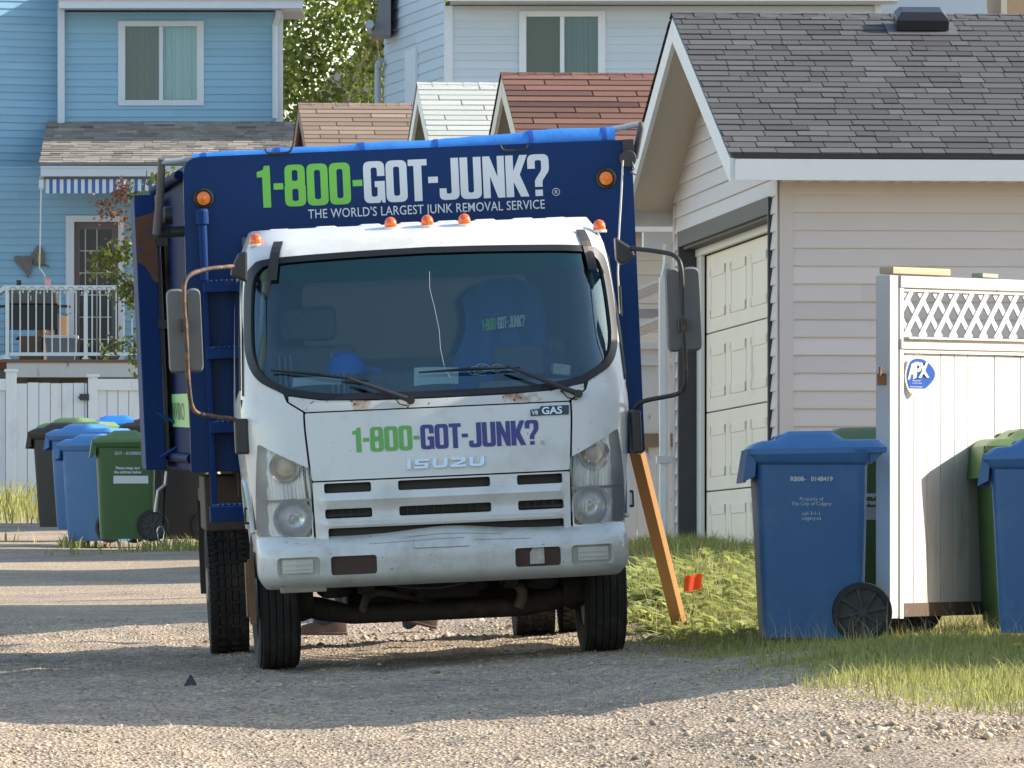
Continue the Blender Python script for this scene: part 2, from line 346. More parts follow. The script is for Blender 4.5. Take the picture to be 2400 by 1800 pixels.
for s in (-1, 1):
    mb = MB()
    for pts in ([(1.06, 1.43), (1.06, .75)], [(1.08, 2.1), (1.03, 1.75), (1.03, 1.45)], [(1.14, 2.12), (1.11, 1.75), (1.11, 1.48)]):
        mb.tube([cabp(s*a, b, -.002) for a, b in pts], .006, 6)
    mb.build("door_seam", black_rubber, cab)
for s in (-1, 1): mb = MB(); mb.tube([cabp(s*(1.55+.42*cos(a)), .70+.34*sin(a)*.9, -.006) for a in np.linspace(.15, pi-.1, 14)], .018, 6); mb.build("arch_lip", bumper_paint, cab, smooth=60)
for x in (-.74, -.5, -.27, -.06, .14, .34, .55, .74): mb = MB(); ya = 1.0+.36*(abs(x)/.74)**3; mb.bb(x-.065, x+.065, ya, 1.70, 2.29, 2.333); mb.build("roof_rib", white_paint, cab, bevel=.02)
# windscreen
mb = MB(); g0 = UZ(WS); g1 = UZ(inset(WS, .034)); sheet(mb, [g0], [g1], .05, lambda u, z: cabp(u, z, -.006)); rim(mb, g1, lambda u, z: cabp(u, z, -.006), lambda u, z: cabp(u, z, .02)); rim(mb, g0, lambda u, z: cabp(u, z, -.006), lambda u, z: cabp(u, z, .012))
wsg = inset(WS, .032)
def clipz(P, zc, up):
    out = []
    for i, p in enumerate(P):
        q = P[(i+1) % len(P)]; a = (p[1] > zc) == up; b = (q[1] > zc) == up
        if a: out.append(p)
        if a != b: t = (zc-p[1])/(q[1]-p[1]); out.append((p[0]+(q[0]-p[0])*t, zc))
    return out
m2 = MB(); sheet(m2, [UZ(clipz(wsg, 2.045, False))], [], .08, lambda u, z: cabp(u, z, .010))
wsc = m2.build("windscreen", ws_glass, truck, smooth=60)
mb.build("windscreen_seal", black_rubber, wsc, smooth=40)
m2 = MB(); sheet(m2, [UZ(clipz(wsg, 2.045, True))], [], .08, lambda u, z: cabp(u, z, .010)); m2.build("shade_band", band_glass, wsc, smooth=60)
m2 = MB(); m2.tube([cabp(uo(x, z), z, .006) for x, z in [(.005, 2.06), (.0, 1.97), (.02, 1.86), (.035, 1.75), (.035, 1.65), (.05, 1.55), (.075, 1.50)]], .0013, 5); m2.build("glass_crack", mat("crack_white", (.50, .55, .56), .3), wsc)
for x, z0, z1, w in ((-.80, 2.05, 2.255, .024), (.845, 2.035, 2.25, .024)):   # strips of black tape over the seal
    m2 = MB(); us = [uo(x-w, 2.15), uo(x, 2.15), uo(x+w, 2.15)]; m2.grid(lambda u, v: cabp(u, v, -.012), us, list(np.linspace(z0, z1, 8)))
    m2.build("tape_strip", mat("black_tape", (.04, .035, .033), .45, var=.2, vscale=20), wsc)
# bonnet panel with its lettering
mb = MB(); HO = rp([(-.672, .992, .012), (.672, .992, .012), (.693, 1.345, .012), (-.693, 1.345, .012)], 3); fh = lambda u, z: cabp(u, z, -.003)
sheet(mb, [UZ(HO)], [], .06, fh); rim(mb, UZ(HO), fh, lambda u, z: cabp(u, z, .03))
hood = mb.build("hood_panel", white_paint, truck, smooth=35)
mb = MB(); CW = [(-.688, 1.352), (.688, 1.352), (.772, 1.408), (.772, 1.437), (.6, 1.408), (.35, 1.398), (0, 1.395), (-.35, 1.398), (-.6, 1.408), (-.772, 1.437), (-.772, 1.408)]
sheet(mb, [UZ(CW)], [], .05, fh); rim(mb, UZ(CW), fh, lambda u, z: cabp(u, z, .03)); mb.build("cowl", cowl_paint, truck, smooth=35)
mb = MB(); sheet(mb, [UZ([(-.70, .60), (.70, .60), (.72, 1.36), (.79, 1.43), (-.79, 1.43), (-.72, 1.36)])], [], .1, lambda u, z: cabp(u, z, .07)); mb.build("front_bulkhead", black_rubber, truck)
sx = .973/6.66; szz = .129
def hoodtext(u, v): x = -.452+u*sx; z = 1.131+v*szz; return cabp(uo(x, z), z, -.0055)
mb = MB(); x1 = letters(mb, "1-800-", hoodtext); mb.build("green_lettering", hood_green, hood)
mb = MB(); letters(mb, "GOT-JUNK?", hoodtext, adv=x1); mb.build("blue_lettering", blue_vinyl, hood)
def circR(fn, cx, cz, r, name, m, par):
    mb = MB(); o = [(cx+r*cos(a), cz+r*sin(a)) for a in np.linspace(0, 2*pi, 20, endpoint=False)]; i = [(cx+r*.86*cos(a), cz+r*.86*sin(a)) for a in np.linspace(0, 2*pi, 20, endpoint=False)]
    sheet(mb, [o], [i], 0, fn); textmesh(mb, "R", r*1.5, lambda u, v: fn(cx-r*.42+u, cz-r*.5+v)); return mb.build(name, m, par)
circR(lambda x, z: cabp(uo(x, z), z, -.0055), .537, 1.139, .012, "registered_mark", mat("gray_vinyl", (.3, .3, .34), .4), hood)
# chrome badge letters
BI = {'I': ([(0, 0), (.3, 0), (.34, 1), (.04, 1)], .55), 'S': (rp([(0, 0), (1.15, 0, .2), (1.22, .6, .22), (.42, .6, .05), (.42, .76), (1.25, .76), (1.28, 1), (.1, 1, .2), (.05, .4, .2), (.85, .4, .05), (.85, .24), (0, .24)], 3), 1.5),
      'U': (rp([(0, 0, .35), (1.2, 0, .35), (1.25, 1), (.95, 1), (.9, .25, .1), (.3, .25, .1), (.35, 1), (.05, 1)], 3), 1.47), 'Z': (rp([(0, 0), (1.22, 0), (1.24, .24), (.5, .24), (1.22, .56, .1), (1.25, 1, .2), (.05, 1), (.03, .76), (.85, .76), (.85, .64), (0, .25)], 3), 1.5)}
mb = MB(); x = 0
for ch in "ISUZU":
    P, a = BI[ch]; P = [(-.177+(p[0]+x)*.0645, 1.033+p[1]*.049) for p in P]; top = lambda u, z: cabp(uo(u, z), z, -.017); bot = lambda u, z: cabp(uo(u, z), z, -.002)
    sheet(mb, [P], [], 0, top); rim(mb, P, top, bot, 1); x += a
mb.build("chrome_letters", chrome, hood, bevel=.003)
bx0, bz0 = loc(1244, 975, .12); bx1, bz1 = loc(1333, 949, .12); fb = lambda d: (lambda x, z: cabp(uo(x, z), z, -d))
mb = MB(); P = [(bx0, bz0), (bx1, bz0), (bx1+.003, bz1), (bx0+.055, bz1), (bx0+.05, bz1-.012), (bx0, bz1-.016)]
sheet(mb, [P], [], 0, fb(.009)); rim(mb, P, fb(.009), fb(.002), 1); badge = mb.build("engine_badge", mat("badge_dark", (.03, .05, .08), .3), hood)
mb = MB(); textmesh(mb, "V8", .030, lambda u, v: fb(.0105)(bx0+.006+u*1.0, bz0+.007+v), off=.0004); mb.build("badge_letters", chrome, hood); mb = MB(); textmesh(mb, "GAS", .052, lambda u, v: fb(.0105)(bx0+.058+u*1.12, bz0+.007+v), off=.001); mb.build("badge_letters", chrome, badge)
# grille
def gr(u, z):
    x = cabp(u, z).x; e = 1-float(sstep(abs(x), .60, .655)); b = math.exp(-((z-.885)/.028)**2)*.038+math.exp(-((z-.766)/.016)**2)*.030+.012
    return cabp(u, z, -b*e)
slots = [(a, b, z0, z1) for z0, z1 in ((.925, .976), (.793, .842)) for a, b in ((-.612, -.368), (-.228, .252), (.392, .632))]+[(-.60, .63, .66, .742)]
HS = [UZ(rr(a, z0, b, z1, .012, 3)) for a, b, z0, z1 in slots]
mb = MB(); go = UZ(rp([(-.664, .655), (.664, .655), (.672, .984, .01), (-.672, .984, .01)], 3)); sheet(mb, [go], HS, .022, gr)
for h in HS: rim(mb, h, gr, lambda u, z: cabp(u, z, .04))
rim(mb, go, gr, lambda u, z: cabp(u, z, .03)); grille = mb.build("grille", white_paint, truck, smooth=40)
for a, b, z0, z1 in slots[3:6]:
    mb = MB(); p = cabp(0, .8, .034); mb.bb(a, b, p.y, p.y+.006, z0+.01, z0+.02)
    for k in range(1, int((b-a)/.045)): x = a+k*.0455; p = cabp(uo(x, z0), (z0+z1)/2, .02); mb.box(p, (.006, .02, z1-z0))
    mb.build("grille_fin", dark_metal, grille)
# headlamps
def headlight(s):
    P = UZ(HLr if s > 0 else mir(HLr)); par = MB(); f0 = lambda u, z: cabp(u, z, .001); f1 = lambda u, z: cabp(u, z, .070+.005*sin(u*230))
    sheet(par, [P], [], .007, f1); rim(par, P, f0, f1); o = par.build("headlight", silver, truck, smooth=30)
    m = MB(); sheet(m, [P], [], .04, lambda u, z: cabp(u, z, -.002)); m.build("headlight_lens", lens_glass, o, smooth=60)
    m = MB(); c = cabp(uo(s*.80, .80), .80, .07); m.lathe([(.02, .0), (.05, -.010), (.085, -.032), (.106, -.066)], (c.x, c.y-.004, c.z), 'y', 28, caps=(1, 0)); m.build("reflector_bowl", mat("bowl_silver", (.85, .88, .92), .18, metal=.75, var=.12, vscale=60), o, smooth=60)
    m = MB(); m.lathe([(0, -.036), (.012, -.034), (.018, -.02), (.018, 0)], (c.x, c.y-.012, c.z), 'y', 16); m.build("bulb_cap", mat("bulb_cap_gray", (.35, .36, .38), .3, metal=.6), o, smooth=50)
    m = MB(); c = cabp(uo(s*.825, 1.07), 1.07, .06); m.lathe([(.03, .004), (.055, -.008), (.085, -.03)], c, 'y', 24, caps=(1, 0)); m.build('indicator_bowl', chrome, o, smooth=60); m = MB(); m.lathe([(0, -.045), (.022, -.042), (.040, -.025), (.046, 0)], c, 'y', 18); m.build("indicator_bulb", mat("amber_bulb", (.60, .44, .33), .3), o, smooth=60)
    m = MB(); m.grid(lambda u, v: cabp(u, v, .004), [uo(s*.68, .9), uo(s*.82, .9), uo(s*.9, .9), uo(s*.962, .9)], [.888, .902]); m.build("lamp_divider", mat("lamp_frame", (.30, .31, .32), .4), o)
    return o
headlight(-1); headlight(1)
# bumper
ZB = [.43, .452, .485, .585, .622, .640, .662, .692, .700]; YB = [.16, .03, -.025, -.045, -.042, -.032, .0, .075, .10]
def bump(x, z, d=0):
    q = abs(x); s = 1 if x >= 0 else -1; Wb = .968-.05*(1-min(1, (z-.43)/.10))**2; R = .22; a = Wb-R; y = float(np.mean(np.interp([z-.008, z, z+.008], ZB, YB)))
    h = (.030*math.exp(-((x-.02)/.26)**2)+.012*math.exp(-((q-.88)/.12)**2))*float(sstep(z, .625, .695))
    u = q
    if u <= a: X, Y, nx, ny = u, y+.035*(u/.75)**2, 0, -1
    else:
        ph = min((u-a)/R, pi/2); X = a+R*sin(ph); Y = y+.035+R*(1-cos(ph)); nx, ny = sin(ph), -cos(ph)
        if u > a+R*pi/2: Y += u-a-R*pi/2
    return Vector((s*(X-nx*d), Y-ny*d, z+h))
pock = [rr(.655, .497, .885, .600, .025), rr(.36, .500, .598, .598, .018)]; pock += [mir(p) for p in pock]
mb = MB(); sheet(mb, [[(-1.35, .432), (1.35, .432), (1.35, .700), (-1.35, .700)]], pock, .03, bump)
for p in pock: rim(mb, p, bump, lambda x, z: bump(x, z, .03))
bumper = mb.build("bumper", bumper_paint, truck, smooth=45)
for s in (-1, 1):
    P = pock[0] if s > 0 else pock[2]; m = MB(); sheet(m, [P], [], .05, lambda x, z: bump(x, z, .028)); o = m.build("fog_lamp", mat("fog_cover", (.50, .50, .46), .5, var=.1), bumper)
    m = MB(); q = rr(.69, .518, .86, .588, .01); q = q if s > 0 else mir(q); fl = lambda x, z: bump(x, z, .012); sheet(m, [q], [], .05, fl); rim(m, q, fl, lambda x, z: bump(x, z, .03))
    for z in (.540, .564): m.tube([bump(s*x, z, .010) for x in (.70, .77, .85)], .003, 5)
    m.build("lamp_blank", mat("lamp_blank", (.60, .60, .56), .45, var=.08), o)
    P = pock[1] if s > 0 else pock[3]; m = MB(); sheet(m, [P], [], .05, lambda x, z: bump(x, z, .022)); o = m.build("tow_plate", rust_plate, bumper)
m = MB(); m.box(bump(.475, .555, .018), (.075, .004, .085)); m.build("torn_sticker", mat("old_paper", (.50, .49, .42), .8, var=.35, vscale=30), bumper)
m = MB(); m.tube([bump(x, .622, -.0005) for x in np.linspace(-.16, .12, 8)], .0022, 4); m.tube([bump(-.165, z, -.0005) for z in (.622, .66)], .0022, 4)
for z, xs in ((.655, (-.40, .1)), (.67, (-.2, .3)), (.648, (.15, .45))): m.tube([bump(x, z, -.0003) for x in np.linspace(*xs, 8)], .0012, 4)
m.build("bumper_scratch", mat("scratch_gray", (.25, .26, .26), .6), bumper)
# marker lamps, wipers, mirrors
for i, (px, py) in enumerate(((600, 572), (917, 533), (1003, 528), (1090, 525), (1406, 539))):
    x, z = loc(px, py, .74); zz = 2.335 if 0 < i < 4 else 2.265; c = Vector((x, .80 if 0 < i < 4 else .78, z-.012))
    m = MB(); m.lathe([(.040, .0), (.040, .012), (.033, .014)], c, 'z', 20); b = m.build("marker_light", white_paint, truck, smooth=40)
    m = MB(); m.lathe([(.0325, .012), (.0335, .030), (.031, .046), (.022, .060), (.010, .067), (0, .069)], c, 'z', 24); m.build("amber_dome", amber, b, smooth=70)
def wiper(piv, elbow, b0, b1):
    m = MB(); g = lambda px, py, d: (lambda q: cabp(uo(q[0], q[1]), q[1], d))(loc(px, py, .35))
    p = g(*piv, -.03); e = g(*elbow, -.05); m.lathe([(.022, -.02), (.022, .012), (.012, .02)], p, 'y', 14); m.tube([p, p*.55+e*.45, e], [.015, .011, .007], 8)
    o = m.build("wiper", black_plastic, truck, smooth=50)
    m = MB(); q0 = g(*b0, -.018); q1 = g(*b1, -.018); m.tube([q0, q0*.5+q1*.5+Vector((0, -.012, .004)), q1], [.005, .010, .006], 6); m.build("wiper_blade", black_rubber, o)
    m = MB(); n = g(piv[0]-38, piv[1]-6, -.012); m.lathe([(.008, -.012), (.008, .004)], n, 'y', 8); m.tube([n, n+Vector((.03, -.01, -.035)), p+Vector((-.01, 0, -.03)), p], .003, 5); m.build("washer_jet", black_rubber, o)
wiper((957, 938), (815, 887), (637, 868), (862, 893)); wiper((1349, 923), (1182, 858), (978, 873), (1215, 861))
def mirror(body, arm, bracket_lo, bracket_hi, rusty, s):
    x0, y0, x1, y1 = body; a = L3(x0, y0, .30); b = L3(x1, y1, .30); w = b.x-a.x; h = a.z-b.z; c = (a+b)/2
    m = MB(); n = len(body)
    split = w*(.56 if s < 0 else .44)                 # two lobes with a groove between, as the moulded back has
    for e0, e1, dy in ((0, split-.004, 0 if s < 0 else .02), (split+.004, w, .02 if s < 0 else 0)):
        P = rr(a.x+e0, b.z, a.x+e1, a.z, .035, 5); fr = lambda x, z, k=.9: Vector(((x-(2*a.x+e0+e1)/2)*k+(2*a.x+e0+e1)/2, .27+dy, (z-c.z)*(.5+k*.5)+c.z)); bk = lambda x, z: Vector((x, .37, z)); md = lambda x, z: Vector((x, .31+dy, z))
        sheet(m, [P], [], 0, fr); rim(m, P, fr, md, 1); rim(m, P, md, bk, 1); sheet(m, [P], [], 0, bk)
    o = m.build("wing_mirror", gray_plastic, truck, smooth=30, bevel=.008)
    m = MB(); pts = osp([L3(px, py, d) for px, py, d in arm], 6); m.tube(pts, .0125, 10); m.build("mirror_arm", rusty, o, smooth=60)
    m = MB(); q = [L3(px, py, .24) for px, py in ((arm[3][0]-10, 748), (arm[3][0]+10, 748), (arm[3][0]+10, 776), (arm[3][0]-10, 776))]; m.bb(q[0].x, q[1].x, .20, .30, q[2].z, q[0].z); m.build("mirror_clamp", black_plastic, o, bevel=.004)
    m = MB(); A = L3(bracket_lo[0], bracket_lo[1], .34); B = L3(bracket_lo[2], bracket_lo[3], .34); m.bb(A.x, B.x, .30, .48, B.z, A.z); m.build("mirror_bracket", black_plastic, o, bevel=.012); m = MB()
    P = [L3(px, py, .45) for px, py in bracket_hi]; m.add(P+[p+Vector((0, .14, 0)) for p in P], [tuple(range(len(P))), tuple(range(len(P), 2*len(P)))[::-1]]+[(i, (i+1) % len(P), len(P)+(i+1) % len(P), len(P)+i) for i in range(len(P))])
    m.build("mirror_bracket", black_plastic, o, bevel=.012)
mirror((389, 678, 478, 872), [(548, 624, .46), (480, 632, .33), (438, 652, .24), (431, 700, .21), (437, 800, .20), (442, 900, .21), (455, 962, .24), (500, 976, .30), (550, 984, .36), (566, 1005, .38)], (549, 982, 584, 1064), [(545, 625), (560, 592), (580, 588), (580, 662), (540, 645)], rust_mat, -1)
mirror((1559, 628, 1646, 822), [(1478, 582, .46), (1545, 590, .32), (1584, 602, .24), (1598, 640, .21), (1600, 740, .20), (1606, 860, .21), (1604, 905, .22), (1585, 924, .27), (1510, 940, .35), (1488, 958, .38)], (1478, 962, 1505, 1062), [(1442, 555), (1478, 578), (1490, 598), (1460, 622), (1446, 610)], mat("black_pipe", (.03, .028, .028), .5, var=.2, dirt=(.16, .08, .045), dscale=9, dlo=.58, dhi=.65), 1)
m = MB(); A = L3(567, 1231, .6); B = L3(597, 1270, .6)
for s in (-1, 1):
    x = -.985 if s < 0 else 1.0; m = MB(); m.bb(x-.035, x+.035, .55, .59, .775, .865); o = m.build("step_bracket", dark_metal, truck, bevel=.006); m = MB(); m.bb(x-.024, x+.024, .54, .552, .788, .852); m.build("step_plate", bumper_paint, o)
# wheels: tyre with grooves and lugs on a dished rim
def wheel(x, y, r, w, lugs, turn=0):
    m = MB(); prof = []; h = w/2
    prof += [(r*.62, -h*.86), (r*.72, -h*.98), (r*.90, -h*1.0), (r*.965, -h*.92)]
    g = 5
    for k in range(g):
        a = -h*.84+k*(1.68*h/g); b = a+1.68*h/g; gw = .005
        prof += [(r-.014, a+.0005), (r-.002, a+gw*.6), (r, (a+b)/2), (r-.002, b-gw*.6), (r-.014, b-.0005)]
    prof += [(r*.965, h*.92), (r*.90, h*1.0), (r*.72, h*.98), (r*.62, h*.86)]
    m.lathe(prof, (0, 0, 0), 'x', 72, ring=True)
    if lugs:
        for k in range(64):
            a = 2*pi*k/64
            for s in (-1, 1): m.box((s*h*.80, (r-.004)*cos(a), (r-.004)*sin(a)), (h*.36, .020, .022), (a, 0, 0))
            if k % 2 == 0:
                for q in (-.34, .34): m.box((q*h, (r-.004)*cos(a+.05), (r-.004)*sin(a+.05)), (h*.5, .030, .018), (a+.05, 0, .25))
    o = m.build("wheel", tyre_mat, truck, smooth=35); o.location = (x, y, r-.008); o.rotation_euler = (0, 0, turn)
    m = MB(); sg = -1 if x < 0 else 1; m.lathe([(r*.63, -h*.8), (r*.60, -h*.5), (r*.58, h*.3), (r*.45, h*.42), (r*.3, h*.5), (r*.26, h*1.0), (r*.18, h*1.05), (0, h*1.05)], (0, 0, 0), 'x', 32); q = m.build("rim", rim_mat, o, smooth=40)
    if sg < 0: q.scale = (-1, 1, 1)
    return o
FR = .385
wheel(-.858, 1.1, FR, .222, False, rad(1.5)); wheel(.872, 1.1, FR, .222, False, rad(1.5))
for x in (-1.018, -.735, .727, .99): wheel(x, 4.5, FR, .222, True)
# chassis, axle and what hangs under the bumper
m = MB(); m.tube([(-.80, 1.1, .345), (-.62, 1.1, .30), (-.45, 1.1, .262), (.45, 1.1, .262), (.62, 1.1, .30), (.80, 1.1, .345)], [.05, .065, .052, .052, .065, .05], 10)
for x in (-.72, .72): m.lathe([(.13, -.05), (.15, 0), (.13, .06)], (x, 1.1, .385), 'x', 18)
m.build("front_axle", under_mat, truck, smooth=40)
m = MB(); m.bb(-.42, -.34, .35, 5.5, .52, .72); m.bb(.34, .42, .35, 5.5, .52, .72)
for x in (-.38, .38):
    for k in range(5): m.bb(x-.035, x+.035, .55+.06*k, 1.65-.06*k, .33-.014*k+.10, .343-.014*k+.10)
m.bb(-.40, .40, 1.0, 1.12, .40, .52); m.bb(-.5, .5, .30, .40, .47, .60)
m.bb(-.92, -.60, .34, .46, .435, .47); m.build("chassis_frame", under_mat, truck)
m = MB(); m.bb(-.47, .60, 1.3, 1.9, .285, .60); m.bb(-.36, .2, 1.12, 1.4, .32, .6); m.box((.02, 1.25, .50), (.50, .8, .26)); m.box((.05, 1.0, .385), (.34, .30, .10)); m.lathe([(.07, 0), (.10, .04), (.10, .22), (.06, .26)], (-.55, .9, .36), 'z', 16); m.lathe([(.06, 0), (.085, .03), (.085, .2)], (.55, .8, .36), 'z', 16); m.box((-.25, 1.3, .43), (.22, .4, .16)); m.box((.52, 1.3, .47), (.20, .5, .22)); m.box((-.62, 1.5, .52), (.30, .5, .22)); m.box((.72, 1.6, .50), (.26, .5, .28))
m.build("engine", mat("engine_grime", (.03, .027, .025), .8, var=.4, vscale=14, dirt=(.10, .08, .06), dlo=.55), truck, bevel=.03)
m = MB(); m.tube(osp([L3(850, 1430, .8), L3(860, 1400, .85), L3(885, 1388, .9), L3(930, 1392, 1.0), L3(1010, 1405, 1.2)], 5), [.022]*21, 8); m.build("exhaust_pipe", mat("old_pipe", (.13, .11, .09), .6, var=.3, vscale=20), truck, smooth=60); m = MB(); m.tube(osp([L3(1215, 1425, .9), L3(1225, 1395, .9), L3(1215, 1370, .9), L3(1180, 1360, 1.0)], 5), .03, 8); m.build("exhaust_pipe", MATS["old_pipe"], truck, smooth=60); m = MB()
m.tube(osp([L3(760, 1352, .5), L3(980, 1378, .5), L3(1090, 1365, .5), L3(1100, 1345, .5)], 5), .006, 6)
m.build("brake_hose", MATS["old_pipe"], truck, smooth=60)
m = MB(); m.bb(-.86, -.62, .12, .20, .415, .45); m.build("step_rail", mat("dirty_white_bar", (.30, .28, .24), .6, var=.2), truck, bevel=.006)
m = MB(); A = L3(575, 1320, .75); B = L3(600, 1472, .75); m.bb(A.x, A.x+.035, .75, .95, B.z+.06, A.z); m.bb(A.x+.012, A.x+.045, .70, .74, B.z+.02, A.z+.02); m.build("inner_fender", mat("rusty_guard", (.20, .105, .055), .75, var=.35, vscale=10), truck)
m = MB(); m.bb(-.95, -.55, 1.5, 1.54, .42, .9); m.build("mud_guard", black_rubber, truck); m = MB(); m.bb(.55, .95, 1.5, 1.54, .42, .9); m.build("mud_guard", black_rubber, truck)
m = MB(); c = L3(1155, 1403, 2.4); m.box(c, (.14, .05, .035), (0, -.15, 0)); m.build("amber_marker", amber_flat, truck)
# ------------------------------------------------------------------ dump box
BX0, BX1, BZ0, BZ1, BY0, BY1 = -1.254, 1.212, 1.045, 2.752, 1.95, 5.62
m = MB(); P = rp([(BX0, BZ0, .02), (-1.20, BZ0-.01), (1.19, BZ0), (BX1, BZ0, .02), (BX1, BZ1, .015), (BX0+.055, BZ1, .09)], 6)
P = rp([(BX0, BZ0, .02), (BX1, BZ0, .02), (BX1, BZ1-.005, .015), (BX0+.03, BZ1, .10)], 6)
f0 = lambda x, z: Vector((x, BY0, z)); f1 = lambda x, z: Vector((x, BY0+.05, z)); f2 = lambda x, z: Vector((x*.985, BY0+.06, z)); f3 = lambda x, z: Vector((x*(1.045 if x < 0 else .975), BY1, z))
sheet(m, [P], [], .25, f0); rim(m, P, f0, f1, .2); rim(m, P, f1, f2, .2); 
box = m.build("dump_box", navy, truck, smooth=30)
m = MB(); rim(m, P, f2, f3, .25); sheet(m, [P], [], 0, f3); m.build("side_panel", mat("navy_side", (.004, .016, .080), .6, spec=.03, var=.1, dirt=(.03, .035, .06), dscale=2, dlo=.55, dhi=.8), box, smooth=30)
bs = 1.587/6.66; bh = .226
bt = lambda u, v: Vector((-.828+u*bs, BY0-.003, 2.462+v*bh))
m = MB(); x1 = letters(m, "1-800-", bt, 0); m.build("green_lettering", green_vinyl, box)
m = MB(); letters(m, "GOT-JUNK?", bt, 0, x1); m.build("white_lettering", white_vinyl, box)
circR(lambda x, z: Vector((x, BY0-.003, z)), .790, 2.480, .021, "registered_mark", white_vinyl, box)
m = MB(); textmesh(m, "THE WORLD'S LARGEST JUNK REMOVAL SERVICE", .0705, lambda u, v: Vector((-.560+u, BY0-.003, 2.393+v)), spacing=1.03, off=.0003)
xs = [v[0] for v in m.v]; k = (.725+.560)/(max(xs)-min(xs)); m.v = [(-.560+(v[0]+.560)*k, v[1], v[2]) for v in m.v]
m.build("slogan_lettering", white_vinyl, box)
for x, z in (loc(477, 465, BY0), loc(1420, 418, BY0)):
    m = MB(); m.lathe([(.058, 0), (.056, -.018), (.044, -.022), (.040, -.010)], (x, BY0, z), 'y', 28, caps=(0, 1)); o = m.build("side_marker", black_rubber, box, smooth=40)
    m = MB(); m.lathe([(.039, -.006), (.036, -.016), (.012, -.021), (.010, -.026), (0, -.027)], (x, BY0, z), 'y', 28); m.build("amber_lens", mat("amber_lens_dim", (.85, .19, .005), .25, coat=.6), o, smooth=50)
m = MB(); lx = -1.135
m.tube([(lx, 1.915, 2.455), (lx, 1.915, 2.08)], .024, 12); m.lathe([(.036, 0), (.036, .07), (.03, .085)], (lx, 1.915, 2.385), 'z', 14); m.bb(lx-.014, lx+.014, 1.90, 1.95, 1.06, 2.08); m.bb(-.955, -.93, 1.90, 1.95, 1.06, 2.08)
for z in (2.06, 1.70, 1.30):
    m.bb(lx-.01, -.90, 1.82, 1.949, z-.045, z+.012)
    for k in range(8): m.box((lx+.02+k*.028, 1.84, z+.016), (.012, .05, .014), (0, 0, .5))
m.bb(lx-.02, lx+.015, 1.90, 1.95, .83, 1.06); m.bb(-.97, -.94, 1.90, 1.95, .83, 1.06); m.bb(lx-.03, -.93, 1.80, 1.95, .775, .86)
for k in range(7): m.box((lx+k*.03, 1.83, .866), (.014, .05, .014), (0, 0, .5))
m.build("ladder", navy_light, box, bevel=.004)
m = MB(); pts = []; rs = []
for k in range(41):
    t = k/40; x = -1.165+t*2.29; pts.append((x, 2.02, 2.728+t*.035+.004*sin(9*t)+.003*sin(31*t))); rs.append(.040+.020*t+.003*sin(17*t)+(.004 if k % 8 == 0 else 0))
m.tube(pts, rs, 18); tarp = m.build("rolled_tarp", tarp_blue, box, smooth=60)
for t in (.03, .20, .415, .595, .80, .985):
    m = MB(); k = int(t*40); p = Vector(pts[k]); m.tube([p-Vector((.012, 0, 0)), p+Vector((.012, 0, 0))], rs[k]+.004, 18)
    m.build("tarp_strap", mat("tarp_dark_band", (.012, .075, .38), .5), tarp, smooth=50)
for px in (648, 1200):
    m = MB(); c = L3(px+5, 352 if px < 900 else 345, 1.93); m.tube(osp([c+Vector((-.075, 0, .012)), c+Vector((-.05, 0, -.014)), c+Vector((.05, 0, -.014)), c+Vector((.075, 0, .014))], 4), .007, 6)
    m.build("tarp_hook", dark_metal, box)
m = MB(); m.tube([L3(378, 380, 2.02), L3(460, 374, 2.02)], .017, 10); m.build("tarp_bar", gray_pipe, box, smooth=50); m = MB(); m.tube([L3(1436, 303, 2.02), L3(1498, 291, 2.02)], .017, 10); o = m.build("tarp_bar", gray_pipe, box, smooth=50)
m = MB(); m.tube([L3(379, 372, 2.02), L3(377, 430, 2.06), L3(368, 548, 2.15)], [.021, .022, .026], 10); m.build("tarp_arm", mat("arm_gray", (.10, .095, .10), .5, var=.15), box, smooth=50); m = MB(); m.tube([L3(1500, 287, 2.02), L3(1502, 300, 2.02), L3(1488, 370, 2.1)], .019, 10); m.build("tarp_arm", mat("arm_gray", (.10, .095, .10), .5, var=.15), box, smooth=50)
m = MB()
for k in range(7): m.lathe([(.030, 0), (.034, .006), (.030, .012)], L3(372+k*3.3, 530+k*1.5, 2.2), 'x', 14)
m.lathe([(.03, 0), (.03, .16)], L3(368, 545, 2.22), 'x', 12); m.lathe([(.028, 0), (.05, .02), (.05, .06)], L3(378, 505, 2.25), 'x', 14)
m.build("tarp_spring", black_plastic, box, smooth=40)
m = MB(); c = L3(1471, 372, 1.90); m.lathe([(.012, -.03), (.044, -.028), (.048, -.01), (.036, 0), (.048, .012), (.044, .03)], c, 'y', 22); c2 = L3(1472, 345, 1.92); m.box(c2, (.06, .05, .085)); m.tube([c+Vector((.02, -.03, -.02)), c+Vector((.03, -.04, -.06)), c+Vector((0, -.04, -.07)), c+Vector((.04, -.03, -.09))], .005, 6)
o = m.build("rope_pulley", black_plastic, box, smooth=40, bevel=.004)
m = MB(); m.tube([L3(1460, 376, 1.87), L3(1456, 460, 1.86), L3(1450, 560, 1.84), L3(1448, 640, 1.82), L3(1453, 735, 1.80)], .0052, 6); m.build("pull_rope", mat("rope_white", (.62, .60, .56), .8, var=.15, vscale=80), o)
m = MB(); m.tube([L3(1453, 670, 1.80), L3(1456, 740, 1.80)], .006, 6); m.build("rope_hook", dark_metal, o)
m = MB(); c = L3(1492, 1015, 1.9); m.bb(c.x-.035, c.x+.01, 1.90, 1.949, c.z-.06, c.z+.13); m.lathe([(.026, 0), (.026, -.02), (.015, -.03)], (c.x-.005, 1.90, c.z-.01), 'y', 14); m.build("lower_bracket", navy_light, box, bevel=.006)
